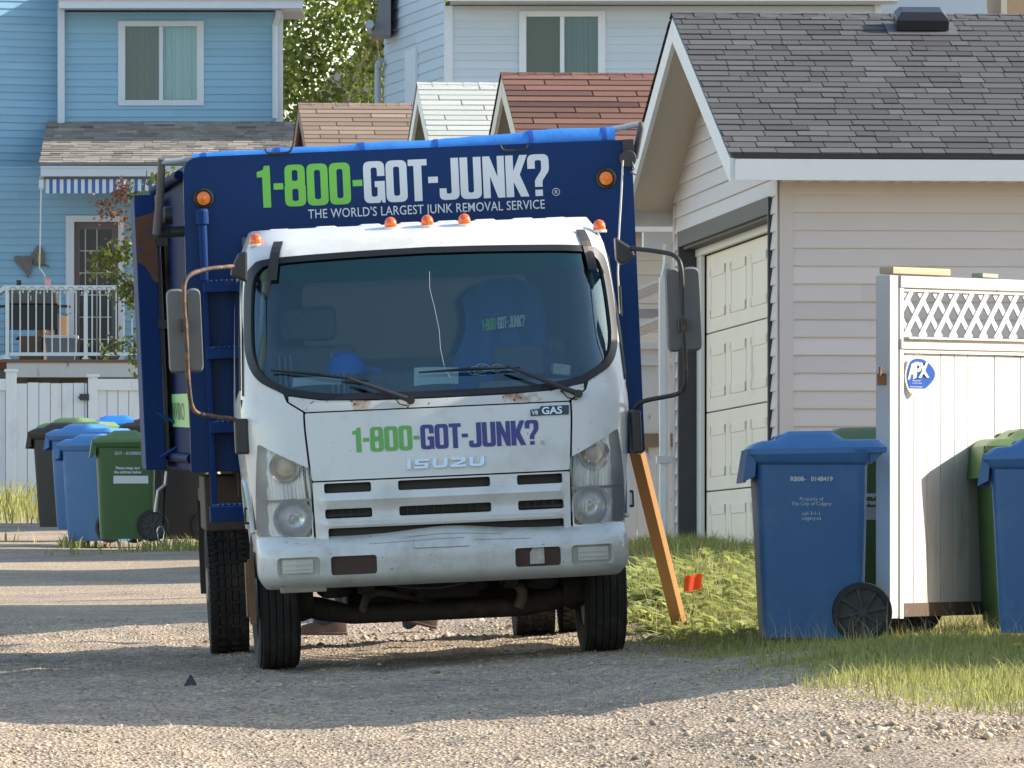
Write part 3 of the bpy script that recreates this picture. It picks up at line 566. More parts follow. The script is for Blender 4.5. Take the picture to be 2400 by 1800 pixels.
# open rear door folded along the box side
m = MB(); z0, z1 = 1.05, 2.615; ya = 4.35; yb = 5.6
m.bb(-1.452, -1.335, ya, ya+.06, z0, z1); m.bb(-1.452, -1.40, ya+.06, yb, z0, z1); m.bb(-1.40, -1.335, ya+.06, yb, z1-.06, z1); m.bb(-1.40, -1.335, ya+.06, yb, z0, z0+.06)
for z in (1.4, 1.8, 2.2): m.bb(-1.40, -1.35, ya+.06, yb, z-.03, z+.03)
door = m.build("box_door", navy_light, truck, bevel=.006)
m = MB(); P = [(-1.451, z1-.13), (-1.336, z1-.10)]+[(p.x, p.y) for p in osp([(-1.336, z1-.50, 0), (-1.36, z1-.49, 0), (-1.385, z1-.44, 0), (-1.415, z1-.40, 0), (-1.451, z1-.38, 0)], 4)]; sheet(m, [P], [], 0, lambda x, z: Vector((x, ya-.002, z))); m.build("rust_patch", mat("rust_patch", (.14, .065, .035), .8, var=.3, vscale=12, dirt=(.05, .06, .14), dscale=9, dlo=.55, dhi=.62), door)
m = MB(); m.bb(-1.333, -1.315, ya+.01, ya+.08, z0+.1, z1-.05); m.tube([(-1.300, ya+.1, 1.1), (-1.300, ya+.1, 2.5)], .010, 8)
for z in (1.85, 2.32): m.bb(-1.345, -1.27, ya-.02, ya+.08, z, z+.05)
m.build("door_latch", black_plastic, door)
m = MB(); m.tube([L3(365, 965, 4.2), L3(432, 1002, 4.1), L3(436, 1022, 4.1), L3(428, 1040, 4.12), L3(376, 1072, 4.2)], .010, 8); m.tube([L3(430, 1002, 4.1), L3(418, 1020, 4.1)], .012, 8); m.build("door_hook", navy_light, door)
m = MB()
for k in range(22):
    p = L3(385-k*.2, 1110+k*5.6, 4.3); m.box(p, (.010 if k % 2 else .022, .022 if k % 2 else .008, .026))
m.build("door_chain", dark_metal, door, bevel=.003)
m = MB(); c = L3(377, 1252, 4.3); m.tube([c+Vector((.022*cos(a)*(1 if a < pi else .8), 0, .045*sin(a))) for a in np.linspace(0, 2*pi, 17)], .0045, 6); m.build("snap_hook", mat("bright_steel", (.6, .6, .58), .3, metal=.9), door)
m = MB(); m.tube([L3(391, 1105, 4.25), L3(388, 1135, 4.25), L3(371, 1150, 4.25), L3(364, 1200, 4.25)], .011, 8); m.build("door_lever", mat("worn_steel", (.45, .45, .45), .4, metal=.6), door)
sdx = lambda y: -1.254*(.985+(1.045-.985)*(y-2.01)/(5.62-2.01))-.003
m = MB(); m.grid(lambda u, v: Vector((sdx(u), u, v)), [2.3, 4.9], [1.29, 1.475]); stk = m.build("side_sticker", mat("sticker_green", (.22, .58, .18), .4), box)
m = MB(); textmesh(m, "ENVIRO", .14, lambda u, v: Vector((sdx(4.6-u*3.6)-.002, 4.6-u*3.6, 1.33+v))); m.build("sticker_lettering", mat("sticker_dark", (.03, .10, .03), .5), box)
for z in (1.12, 2.66): m = MB(); m.tube([(sdx(2.1)-.005, 2.1, z), (sdx(5.5)-.005, 5.5, z)], .028, 8); m.build("side_rail", MATS["navy_side"], box, smooth=50)
m = MB(); m.bb(-1.18, -.80, 2.3, 3.3, .72, 1.02); m.build("tool_box", mat("brown_box", (.085, .06, .045), .75, var=.25), truck, bevel=.01); m = MB(); m.bb(-1.10, -.75, 5.05, 5.3, .66, 1.0); m.build("tool_box", mat("brown_box", (.085, .06, .045), .75, var=.25), truck, bevel=.01)
m = MB(); A = L3(462, 1200, 5.1); B = L3(490, 1391, 5.1); m.bb(A.x, A.x+.30, 5.1, 5.115, B.z, A.z+.1); m.build("mud_flap", mat("flap_brown", (.06, .042, .034), .8, var=.2), truck, bevel=.004)
m = MB(); m.bb(-1.0, 1.0, 2.0, 5.5, .90, 1.04); m.bb(-1.15, -.6, 4.1, 4.9, .86, .93); m.tube([(-.95, 4.5, .385), (.95, 4.5, .385)], .07, 10); m.lathe([(.05, -.16), (.17, -.05), (.17, .05), (.05, .16)], (0, 4.5, .39), 'y', 16); m.build("rear_axle", under_mat, truck)
# ------------------------------------------------------------------ inside the cab
def seat(x):
    m = MB(); m.box((x, 1.15, .98), (.50, .55, .16)); m.box((x, 1.47, 1.36), (.50, .14, .68), (-.12, 0, 0)); o = m.build("seat", fabric, truck, bevel=.05, seg=3)
    m = MB(); m.box((x, 1.55, 1.82), (.30, .10, .18), (-.1, 0, 0)); m.build("headrest", fabric, o, bevel=.04, seg=3)
    m = MB()
    for k in (-.17, -.14, -.11, .11, .14, .17): m.box((x+k, 1.372, 1.36), (.012, .006, .60), (-.12, 0, 0))
    m.build("seat_stripe", mat("stripe_pale", (.42, .42, .42), .9), o)
seat(-.60); seat(.52)
m = MB(); m.box((-.05, 1.5, 1.33), (.52, .12, .44), (-.1, 0, 0)); m.build("middle_seat", fabric, truck, bevel=.05, seg=3)
m = MB(); m.grid(lambda u, v: Vector((u*.92, .34+v*.55+.04*(u*u), 1.40+.03*sin(v*3)-.02*(v > .5))), list(np.linspace(-1, 1, 14)), list(np.linspace(0, 1, 8))); m.bb(-.9, .9, .86, .90, 1.0, 1.42); m.bb(.25, .85, .62, .86, 1.40, 1.47); m.build("dashboard", mat("dash_gray", (.20, .20, .195), .75, var=.08), truck, smooth=40)
m = MB(); c = Vector((.56, .95, 1.50)); m.tube([c+Euler((.75, 0, 0)).to_matrix()@Vector((.20*cos(a), .20*sin(a), 0)) for a in np.linspace(0, 2*pi, 33)], .015, 8); m.tube([c, c+Vector((0, -.12, -.2))], .03, 8); m.box(c, (.36, .03, .05), (.75, 0, 0)); m.build("steering_wheel", mat("wheel_vinyl", (.07, .07, .07), .5), truck, smooth=50)
m = MB()
for s in (-1, 1): m.tube([(s*.86, .62, 2.05), (s*.895, .54, 1.75), (s*.91, .50, 1.5)], .014, 8)
m.build("grab_handle", mat("handle_pale", (.30, .36, .34), .5), truck, smooth=50)
def ITag(o, l, c, g=None): o.matrix_world = TM; return tag(o, l, c, g)
m = MB(); c = L3(812, 862, .50)
m.grid(lambda u, v: c+Vector((.105*cos(u)*cos(v)**.8 if cos(v) > 0 else 0, .12*sin(u)*max(cos(v), 0), .115*sin(v)-.03)), list(np.linspace(0, 2*pi, 25)), list(np.linspace(0, pi/2, 8)))
m.grid(lambda u, v: c+Vector((.095+.085*v, (u)*(.075-.02*v), -.012-.02*v+.02*(1-u*u))), list(np.linspace(-1, 1, 9)), [0, .5, 1])
ITag(m.build("baseball_cap", mat("cap_blue", (.02, .16, .62), .8, var=.08), smooth=50), "bright blue baseball cap lying on the dashboard behind the windscreen", "cap")
def paper(px0, py0, px1, py1, y, name, label, m_):
    A = L3(px0, py0, y); B = L3(px1, py1, y); m = MB(); m.grid(lambda u, v: Vector((A.x+(B.x-A.x)*u+.01*v, y+.10*v-.02, B.z+(A.z-B.z)*v+.006*sin(u*3+v))), list(np.linspace(0, 1, 5)), list(np.linspace(0, 1, 5)))
    return ITag(m.build(name, m_, smooth=60), label, "paper")
pap = mat("paper_white", (.72, .78, .80), .8, var=.06, vscale=20)
paper(968, 864, 1074, 900, .40, "paper_sheet", "white printed sheet propped on the dashboard near the middle", pap)
m = MB(); A = L3(975, 868, .395)
for k in range(4): m.box(A+Vector((.05+.02*(k % 2), -.015+.012*(3-k), -.010-.014*k)), (.09-.02*(k % 2), .002, .003))
paper(684, 888, 800, 902, .36, "paper_sheet", "flat white paper below the blue cap on the dashboard", pap)
m = MB(); c = L3(1314, 866, .42); m.box(c, (.095, .05, .055), (0, .15, .2)); ITag(m.build("cigarette_pack", mat("pack_white", (.55, .45, .45), .5, var=.3, vscale=30), bevel=.004), "small pale packet on the dashboard in front of the steering wheel", "packet")
m = MB(); c = L3(1130, 868, .43)
for k, (dx, r) in enumerate(((-.04, .022), (0, .03), (.08, .02), (.02, .015))): m.tube([c+Vector((dx+r*1.5*cos(a), .01*k, r*sin(a)+.004*k)) for a in np.linspace(0, 5.2, 14)], .0028, 5)
m.tube([c+Vector((-.05, 0, -.02)), c+Vector((.1, .02, .01)), c+Vector((.2, .02, -.02))], .0028, 5)
ITag(m.build("cable", mat("cable_white", (.6, .62, .6), .5), smooth=50), "tangle of white charging cable on the dashboard", "cable")
m = MB(); c = L3(1215, 845, .62); m.box(c, (.26, .02, .16), (-.3, 0, 0)); ITag(m.build("clipboard", mat("clipboard_black", (.03, .035, .04), .4), bevel=.004), "dark clipboard standing on the dashboard by the steering wheel", "clipboard")
m = MB(); c = Vector((.44, 1.30, 1.62))               # work jacket hung over the driver's seat
def jk(u, v):
    w = .27*(1-.35*max(0, v-.55)/.45)+.03*sin(v*7); dy = -.10*cos(u*1.5)*(1-.4*v)
    return Vector((c.x+w*u*1.1+.012*sin(v*13+u*3), c.y+dy+.02*sin(u*9+v*4), 1.16+v*.86-.10*u*u*v))
m.grid(jk, list(np.linspace(-1, 1, 25)), list(np.linspace(0, 1, 22)))
jacket = ITag(m.build("work_jacket", mat("jacket_blue", (.025, .12, .38), .85, var=.12, vscale=7), smooth=70), "blue work jacket with green and white lettering draped over the driver's seat", "jacket")
def jt(u, v):
    x = .02+u*.0345; z = 1.735+v*.062+.02*sin(x*6); uu = x/.26-.25; vv = (z-1.16)/.86; p = jk(max(-1, min(1, uu)), vv); return Vector((c.x-.13+(u*.0345), c.y-.135, z))
m = MB(); x1 = letters(m, "1-800-", jt, .5); o = m.build("green_lettering", green_vinyl, jacket)
m = MB(); letters(m, "GOT-JUNK?", jt, .5, x1); m.build("white_lettering", white_vinyl, jacket)
# ================================================================== GROUND
gravel = bpy.data.materials.new("gravel"); gravel.use_nodes = True
def _gravel():
    nt = gravel.node_tree; n = nt.nodes; l = nt.links; b = n["Principled BSDF"]; b.inputs["Roughness"].default_value = .95; b.inputs["Specular IOR Level"].default_value = .2
    tc = n.new("ShaderNodeTexCoord"); v = n.new("ShaderNodeTexVoronoi"); v.inputs["Scale"].default_value = 55; l.new(tc.outputs["Object"], v.inputs["Vector"])
    a = n.new("ShaderNodeTexNoise"); a.inputs["Scale"].default_value = 1.1; a.inputs["Detail"].default_value = 8; l.new(tc.outputs["Object"], a.inputs["Vector"])
    r = n.new("ShaderNodeValToRGB"); r.color_ramp.elements[0].color = (.24, .188, .138, 1); r.color_ramp.elements[1].color = (.60, .48, .36, 1)
    e = r.color_ramp.elements.new(.5); e.color = (.41, .33, .245, 1); sp = n.new("ShaderNodeSeparateColor"); l.new(v.outputs["Color"], sp.inputs[0]); l.new(sp.outputs[0], r.inputs[0])
    r2 = n.new("ShaderNodeMapRange"); r2.inputs["From Min"].default_value = .3; r2.inputs["From Max"].default_value = .7; r2.inputs["To Min"].default_value = .78; r2.inputs["To Max"].default_value = 1.15; l.new(a.outputs["Fac"], r2.inputs[0])
    m = n.new("ShaderNodeMix"); m.data_type = 'RGBA'; m.blend_type = 'MULTIPLY'; m.inputs[0].default_value = 1; l.new(r.outputs[0], m.inputs[6]); l.new(r2.outputs[0], m.inputs[7]); l.new(m.outputs[2], b.inputs["Base Color"])
    bp = n.new("ShaderNodeBump"); bp.inputs["Distance"].default_value = .012; l.new(v.outputs["Distance"], bp.inputs["Height"]); l.new(bp.outputs[0], b.inputs["Normal"])
_gravel()
def edge(Y): return np.interp(Y, [28, 29.3, 30, 31, 32.5, 34, 36, 38, 41, 44, 46, 48, 52, 58, 70], [1.85, 1.95, 2.9, 2.0, 1.42, 1.28, 1.12, 1.02, .95, .82, .70, .50, .40, .25, -.5])
def vnoise(X, Y, s, seed=0):                       # cheap smooth noise from a few sines
    r = np.random.default_rng(seed); o = 0
    for k in range(6):
        a = r.uniform(0, 6.28); f = s*r.uniform(.6, 1.8); o = o+np.sin((X*np.cos(a)+Y*np.sin(a))*f+r.uniform(0, 6.28))
    return o/3.2
def gfine(X, Y):
    z = ground_z(X, Y); near = (1-sstep(Y, 54, 62))*(1-sstep(np.abs(X), 4, 6))
    return z+near*(.010*vnoise(X, Y, 9, 1)+.006*vnoise(X, Y, 25, 2)+.020*vnoise(X, Y, 2.2, 3)*(sstep(Y, 46.8, 49)))
def grid_np(xs, ys, z):
    X, Y = np.meshgrid(xs, ys); V = np.stack([X, Y, z(X, Y)], -1).reshape(-1, 3); nx = len(xs)
    i = (np.arange(len(ys)-1)[:, None]*nx+np.arange(nx-1)[None]).ravel(); return V, np.stack([i, i+1, i+nx+1, i+nx], -1)
xs = np.unique(np.concatenate([np.linspace(-300, -14, 12), np.linspace(-14, -4, 21), np.linspace(-4, 4, 161), np.linspace(4, 14, 21), np.linspace(14, 300, 12)]))
ys = np.unique(np.concatenate([np.linspace(2, 31, 20), np.linspace(31, 58, 460), np.linspace(58, 100, 85), np.linspace(100, 170, 40), np.linspace(170, 1500, 20)]))
V, Q = grid_np(xs, ys, gfine); gnd = np_mesh("ground", V, Q, np.full(len(Q), .5), gravel, 4, True); tag(gnd, None, None, kind="structure")
stone_mat = mat("loose_stone", (.43, .345, .255), .9, tone=.55, var=.12, vscale=40)
def stones(name, X, Y, size, label, flat=.62):
    n = len(X); base = np.array([(1, 0, 0), (-1, 0, 0), (0, 1, 0), (0, -1, 0), (0, 0, 1), (0, 0, -1), (.62, .62, .45), (-.62, .6, .42), (.6, -.62, .4), (-.6, -.6, .45)], float)
    tri = np.array([(6, 4, 7), (0, 6, 2), (6, 7, 2), (7, 1, 2), (7, 4, 9), (7, 9, 1), (9, 4, 8), (9, 8, 3), (9, 3, 1), (8, 4, 6), (8, 6, 0), (8, 0, 3), (0, 2, 5), (2, 1, 5), (1, 3, 5), (3, 0, 5)])
    P = base[None]*(1+RNG.uniform(-.28, .28, (n, 10, 1))); a = RNG.uniform(0, 6.28, n); ca, sa = np.cos(a)[:, None], np.sin(a)[:, None]
    P = P*np.stack([np.ones(n), RNG.uniform(.6, 1, n), RNG.uniform(.4, .8, n)*flat/.62], -1)[:, None]*size[:, None, None]
    Z = gfine(X, Y)+size*.02
    V = np.stack([P[..., 0]*ca-P[..., 1]*sa+X[:, None], P[..., 0]*sa+P[..., 1]*ca+Y[:, None], P[..., 2]+Z[:, None]], -1).reshape(-1, 3)
    Fq = (tri[None]+(np.arange(n)*10)[:, None, None]).reshape(-1, 3); t = np.repeat(np.clip(RNG.normal(.5, .26, n), 0, 1.1), len(tri))
    o = np_mesh(name, V, Fq, t, stone_mat, 3); return tag(o, label, "gravel", kind="stuff")
n = 130000; Y = 27.5+30*RNG.random(n)**1.3; X = RNG.uniform(-1, 1, n)*(Y*.064+.15); sz = np.exp(RNG.normal(-5.42, .52, n)); sz = np.clip(sz, .0022, .024)
keep = (X < np.where(Y < 31.5, 9, edge(Y)+.25)+RNG.normal(0, .25, n)) & (RNG.random(n) < np.clip(.45+.6*vnoise(X, Y, 2.5, 5), .08, 1)); stones("gravel_stones", X[keep], Y[keep], sz[keep], "loose angular pebbles scattered over the gravel lane")
n = 700; Y = np.concatenate([RNG.normal(30.4, .6, 260), RNG.uniform(29, 38, 140)]); X = np.concatenate([RNG.uniform(.8, 2.4, 260), RNG.uniform(.3, 1.9, 140)]); a2 = RNG.uniform(48.5, 52.5, 260); b2 = RNG.uniform(-1.0, .4, 260)
X = np.concatenate([X, b2]); Y = np.concatenate([Y, a2]); stones("river_pebbles", X, Y, np.clip(np.exp(RNG.normal(-4.25, .38, len(X))), .010, .045), "rounded pale cobbles along the lawn's edge", .7)
# ------------------------------------------------------------------ grass
grass_mat = mat("grass_blades", (.34, .36, .11), .6, tone=.6, trans=.45, spec=.25, var=.15, vscale=1.2, dirt=(.36, .29, .15), dscale=1.7, dlo=.50, dhi=.72)
dry_mat = mat("grass_far", (.34, .345, .115), .6, tone=.5, trans=.35, spec=.25)
leaf_weed = mat("weed_leaf", (.46, .50, .17), .5, tone=.55, trans=.42, spec=.35)
def blades(name, X, Y, h, w, m, label, lean=.6, zf=gfine):
    n = len(X); a = RNG.uniform(0, 2*pi, n); d = np.stack([np.cos(a), np.sin(a)], -1); b = RNG.uniform(0, 2*pi, n); L = (RNG.random(n)**.7*lean*h)[:, None]; ld = np.stack([np.cos(b), np.sin(b)], -1)
    B = np.stack([X, Y, zf(X, Y)-.01], -1); V = np.zeros((n, 5, 3)); hw = (w/2)[:, None]
    V[:, 0] = B; V[:, 0, :2] -= d*hw; V[:, 1] = B; V[:, 1, :2] += d*hw
    M = B.copy(); M[:, :2] += ld*L*.35; M[:, 2] += h*.6; V[:, 2] = M; V[:, 2, :2] -= d*hw*.8; V[:, 3] = M; V[:, 3, :2] += d*hw*.8
    T = B.copy(); T[:, :2] += ld*L*1.1; T[:, 2] += h*(1-.35*(L[:, 0]/h)**2); V[:, 4] = T
    Fq = (np.array([(0, 1, 3), (0, 3, 2), (2, 3, 4)])[None]+(np.arange(n)*5)[:, None, None]).reshape(-1, 3); t = np.repeat(np.clip(RNG.normal(.5, .22, n), 0, 1), 3)
    o = np_mesh(name, V.reshape(-1, 3), Fq, t, m, 3); return tag(o, label, "grass", kind="stuff")
def scatter(n, x0, x1, y0, y1, dens):
    X = RNG.uniform(x0, x1, n); Y = RNG.uniform(y0, y1, n); k = RNG.random(n) < dens(X, Y); return X[k], Y[k]
den = lambda X, Y: sstep(X-edge(Y)+.40*vnoise(X, Y, 3, 11)+.16*vnoise(X, Y, 11, 12), -.20, .80)*(.45+.55*sstep(vnoise(X, Y, 5, 13), -.9, .3))
X, Y = scatter(230000, -.3, 3.4, 33.5, 62, lambda X, Y: den(X, Y)*np.where(Y > 48, .8, 1)); h = np.clip(RNG.normal(.052, .024, len(X)), .02, .16)*np.where(Y > 48.3, 1.25, 1.0); h *= .55+.45*sstep(X-edge(Y), 0, .6)
blades("lawn_grass", X, Y, h, RNG.uniform(.003, .007, len(X)), grass_mat, "short green grass on the verge under the bins", .8)
X, Y = scatter(12000, 1.1, 2.6, 31.0, 36.5, lambda X, Y: sstep(X-edge(Y)+.2*vnoise(X, Y, 4, 2), .0, .4)*(.3+.7*sstep(vnoise(X, Y, 4, 21), -.2, .5))); blades("tall_grass", X, Y, RNG.uniform(.03, .15, len(X))*(.4+.6*RNG.random(len(X))**1.5), RNG.uniform(.003, .006, len(X)), dry_mat, "longer sunlit grass tufts at the edge of the gravel below the gate", .6)
X, Y = scatter(5000, 1.6, 2.3, 27.5, 29.6, lambda X, Y: sstep(X-1.75+.2*vnoise(X, Y, 5, 8), .1, .4)); blades("corner_grass", X, Y, RNG.uniform(.02, .06, len(X)), RNG.uniform(.004, .007, len(X)), dry_mat, "thin grass patch in the foreground gravel", .8)
X, Y = scatter(900, .4, 2.6, 41, 54.5, lambda X, Y: sstep(X-edge(Y), .1, .5)); blades("dry_stalks", X, Y, RNG.uniform(.08, .26, len(X)), RNG.uniform(.002, .0045, len(X)), mat("dry_stalk", (.45, .38, .20), .7, tone=.4, trans=.2), "thin dry stalks standing in the verge grass", .7)
X, Y = scatter(900, .5, 1.8, 54, 60, lambda X, Y: 1-sstep(np.abs(X-(1.6-.0852*(Y-55))), .0, .35)); blades("wall_grass", X, Y, RNG.uniform(.05, .16, len(X)), RNG.uniform(.005, .009, len(X)), dry_mat, "tall grass growing along the garage door", .5)
X, Y = scatter(9000, -9, -3.6, 84, 117, lambda X, Y: np.clip(sstep(-X, 4.6, 5.3)*sstep(Y, 100, 112)+.35*sstep(vnoise(X, Y, 1.2, 4), .4, .9)*sstep(-X, 3.9, 4.2), 0, 1)); blades("fence_grass", X, Y, RNG.uniform(.10, .55, len(X))*(.35+.65*sstep(Y, 98, 112)), RNG.uniform(.012, .03, len(X)), dry_mat, "tall yellow-green grass in front of the pale fence", .45)
X, Y = scatter(2600, -4.6, -2.6, 82, 88, lambda X, Y: sstep(vnoise(X, Y, 3, 31), .1, .6)); blades("bin_grass", X, Y, RNG.uniform(.04, .18, len(X)), RNG.uniform(.01, .022, len(X)), dry_mat, "ragged grass around the feet of the distant bins", .7)
def weeds(name, X, Y, ln, label, m=leaf_weed):       # broad toothed leaves rising from rosettes
    P = []; Fq = []; T = []; o = 0
    for x, y, L in zip(X, Y, ln):
        z = float(gfine(x, y)); c = random.randint(6, 11)
        for k in range(c):
            a = random.uniform(0, 2*pi); e = random.uniform(.15, 1.05); w = L*random.uniform(.10, .17); l2 = L*random.uniform(.6, 1.1); dx, dy = cos(a), sin(a); sx_, sy_ = -dy, dx; t = min(1, max(0, random.gauss(.5, .22)))
            for i, (q, ww) in enumerate(((0, .25), (.35, .8), (.55, .55), (.75, 1.0), (1, .1))):
                r = l2*q*cos(e*(1-.55*q)); zz = z+l2*q*sin(e*(1-.55*q)); P += [(x+dx*r-sx_*w*ww, y+dy*r-sy_*w*ww, zz), (x+dx*r+sx_*w*ww, y+dy*r+sy_*w*ww, zz)]
                if i: b = o+2*i; Fq.append((b-2, b-1, b+1, b)); T.append(t)
            o += 10
    return tag(np_mesh(name, np.array(P), np.array(Fq), np.array(T), m, 4), label, "weeds", kind="stuff")
X, Y = scatter(1700, .45, 2.2, 47.2, 55, lambda X, Y: sstep(X-edge(Y), .05, .4)*.8); weeds("lawn_weeds", X, Y, RNG.uniform(.04, .19, len(X)), "broad-leaved weeds in the sunlit patch between lorry and bin")
X, Y = scatter(160, .8, 2.6, 42.5, 47.5, lambda X, Y: sstep(X-edge(Y), .1, .6)*.8); weeds("shade_weeds", X, Y, RNG.uniform(.05, .13, len(X)), "dandelion rosettes in the shaded verge")
yel = mat("dandelion_yellow", (.85, .55, .02), .8, var=.1)
for px, py, D, lb in ((1600, 1531, 46.2, "single dandelion flower in the shaded grass near the foot of the leaning stud"), (2043, 1563, 43.6, "single dandelion flower in the shaded grass below the fence gate"), (2386, 1655, 39.5, "dandelion flower in the sunlit tuft below the half-cut blue bin")):
    p = at(px, py, D); z0 = gz(p.x, p.y); d = thing("dandelion", lb, "flower", (p.x, p.y, z0), 0, "dandelions in the grass"); m = MB(); h = max(.03, p.z-z0); m.tube([(0, 0, 0), (.006, 0, h*.6), (0, 0, h)], .002, 5); m.build("stem", leaf_weed, d)
    m = MB()
    for k in range(26): a = k*2.4; r = .020*math.sqrt((k+1)/26); m.box((r*cos(a)*.6, r*sin(a)*.6, h+.004+.006*(1-k/26)), (.020, .006, .003), (0, -.5+.02*k, a))
    m.build("flower_head", yel, d)
# ================================================================== SIDING, SHINGLES, GARAGES
CR = random.Random(77)
def clap(mb, O, S, N, s0, s1, z0, z1, c, lap=.015, holes=(), gable=None):
    O = Vector(O); S = Vector(S); N = Vector(N); U = Vector((0, 0, 1)); k = 0; z = z0
    while z < z1-1e-4:
        zt = min(z+c, z1); iv = [(s0, s1)]
        if gable:
            a, b = gable(z), gable(zt); iv = [(a[0], a[1])] if a[1] > a[0] else []
        zm = (z+zt)/2
        for ha, hb, za, zb in holes:
            if za < zm < zb: iv = [q for p, r in iv for q in ((p, min(r, ha)), (max(p, hb), r)) if q[1]-q[0] > .01]
        if not gable:
            j = []; 
            for p, r in iv:
                q = p+CR.uniform(.4, 3.6)
                while q < r-.3: j.append((p, q)); p = q; q += 3.66
                j.append((p, r))
            iv = j
        for p, r in iv:
            pt, rt = p, r
            if gable: g2 = gable(zt); pt = max(p, g2[0]) if abs(p-gable(z)[0]) < 1e-6 else p; rt = min(r, g2[1]) if abs(r-gable(z)[1]) < 1e-6 else r
            if rt <= pt: pt = rt = (p+r)/2
            f = lambda s, zz, d: O+S*s+U*zz+N*d
            mb.add([f(p, z, 0), f(r, z, 0), f(r, z, lap), f(p, z, lap), f(r, z+c*.12, lap*1.02), f(p, z+c*.12, lap*1.02), f(rt, zt, .002), f(pt, zt, .002)], [(0, 1, 2, 3), (3, 2, 4, 5), (5, 4, 6, 7)], min(1, max(0, CR.gauss(.5, .28))))
        z = zt
def shingle(mb, O, U, Vv, N, w, h, e, wmin, wmax, style=0, th=.009, rnd=None):
    r = random.Random(rnd or 3); O = Vector(O); U = Vector(U); Vv = Vector(Vv); N = Vector(N); rows = int(math.ceil(h/e)); P = lambda a, b, c: O+U*a+Vv*b+N*c
    for i in range(rows):
        v0 = i*e; v1 = min(v0+e+.03, h); x = -r.uniform(0, wmax) if style == 0 else -(i % 2)*.5*wmax-r.uniform(0, .02)
        while x < w:
            ww = r.uniform(wmin, wmax) if style == 0 else wmax*r.choice((1, 1, 2, 3)); g = .003 if style == 0 else .006; a = max(0, x+g); b = min(w, x+ww-g); x += ww
            if b-a < .01: continue
            j = r.uniform(-.004, .006); t = th*r.choice((.55, .7, 1.0)) if style == 0 else th*r.uniform(.8, 1.3); tn = min(1, max(0, r.gauss(.5, .20)))
            mb.add([P(a, v0-.012+j, t*.2), P(b, v0-.012+j*.5, t*.2), P(b, v0-.012+j*.5, t+.003), P(a, v0-.012+j, t+.003), P(b, v1, .001), P(a, v1, .001)], [(0, 1, 2, 3), (3, 2, 4, 5), (0, 3, 5), (1, 4, 2)], tn)
def soffit(mb, O, A, B, N, la, lb, c):                 # ribbed panel: rows of width c along A, each lb long along B
    O = Vector(O); A = Vector(A); B = Vector(B); N = Vector(N); k = int(la/c)
    for i in range(k+1):
        a = i*c; b = min(la, a+c)
        if b-a < .01: continue
        mb.add([O+A*a, O+A*a+B*lb, O+A*(a+.022)+B*lb+N*.012, O+A*(a+.022)+N*.012, O+A*b+B*lb+N*.001, O+A*b+N*.001], [(0, 1, 2, 3), (3, 2, 4, 5)])
white_trim = mat("white_trim", (.72, .74, .76), .5, var=.03)
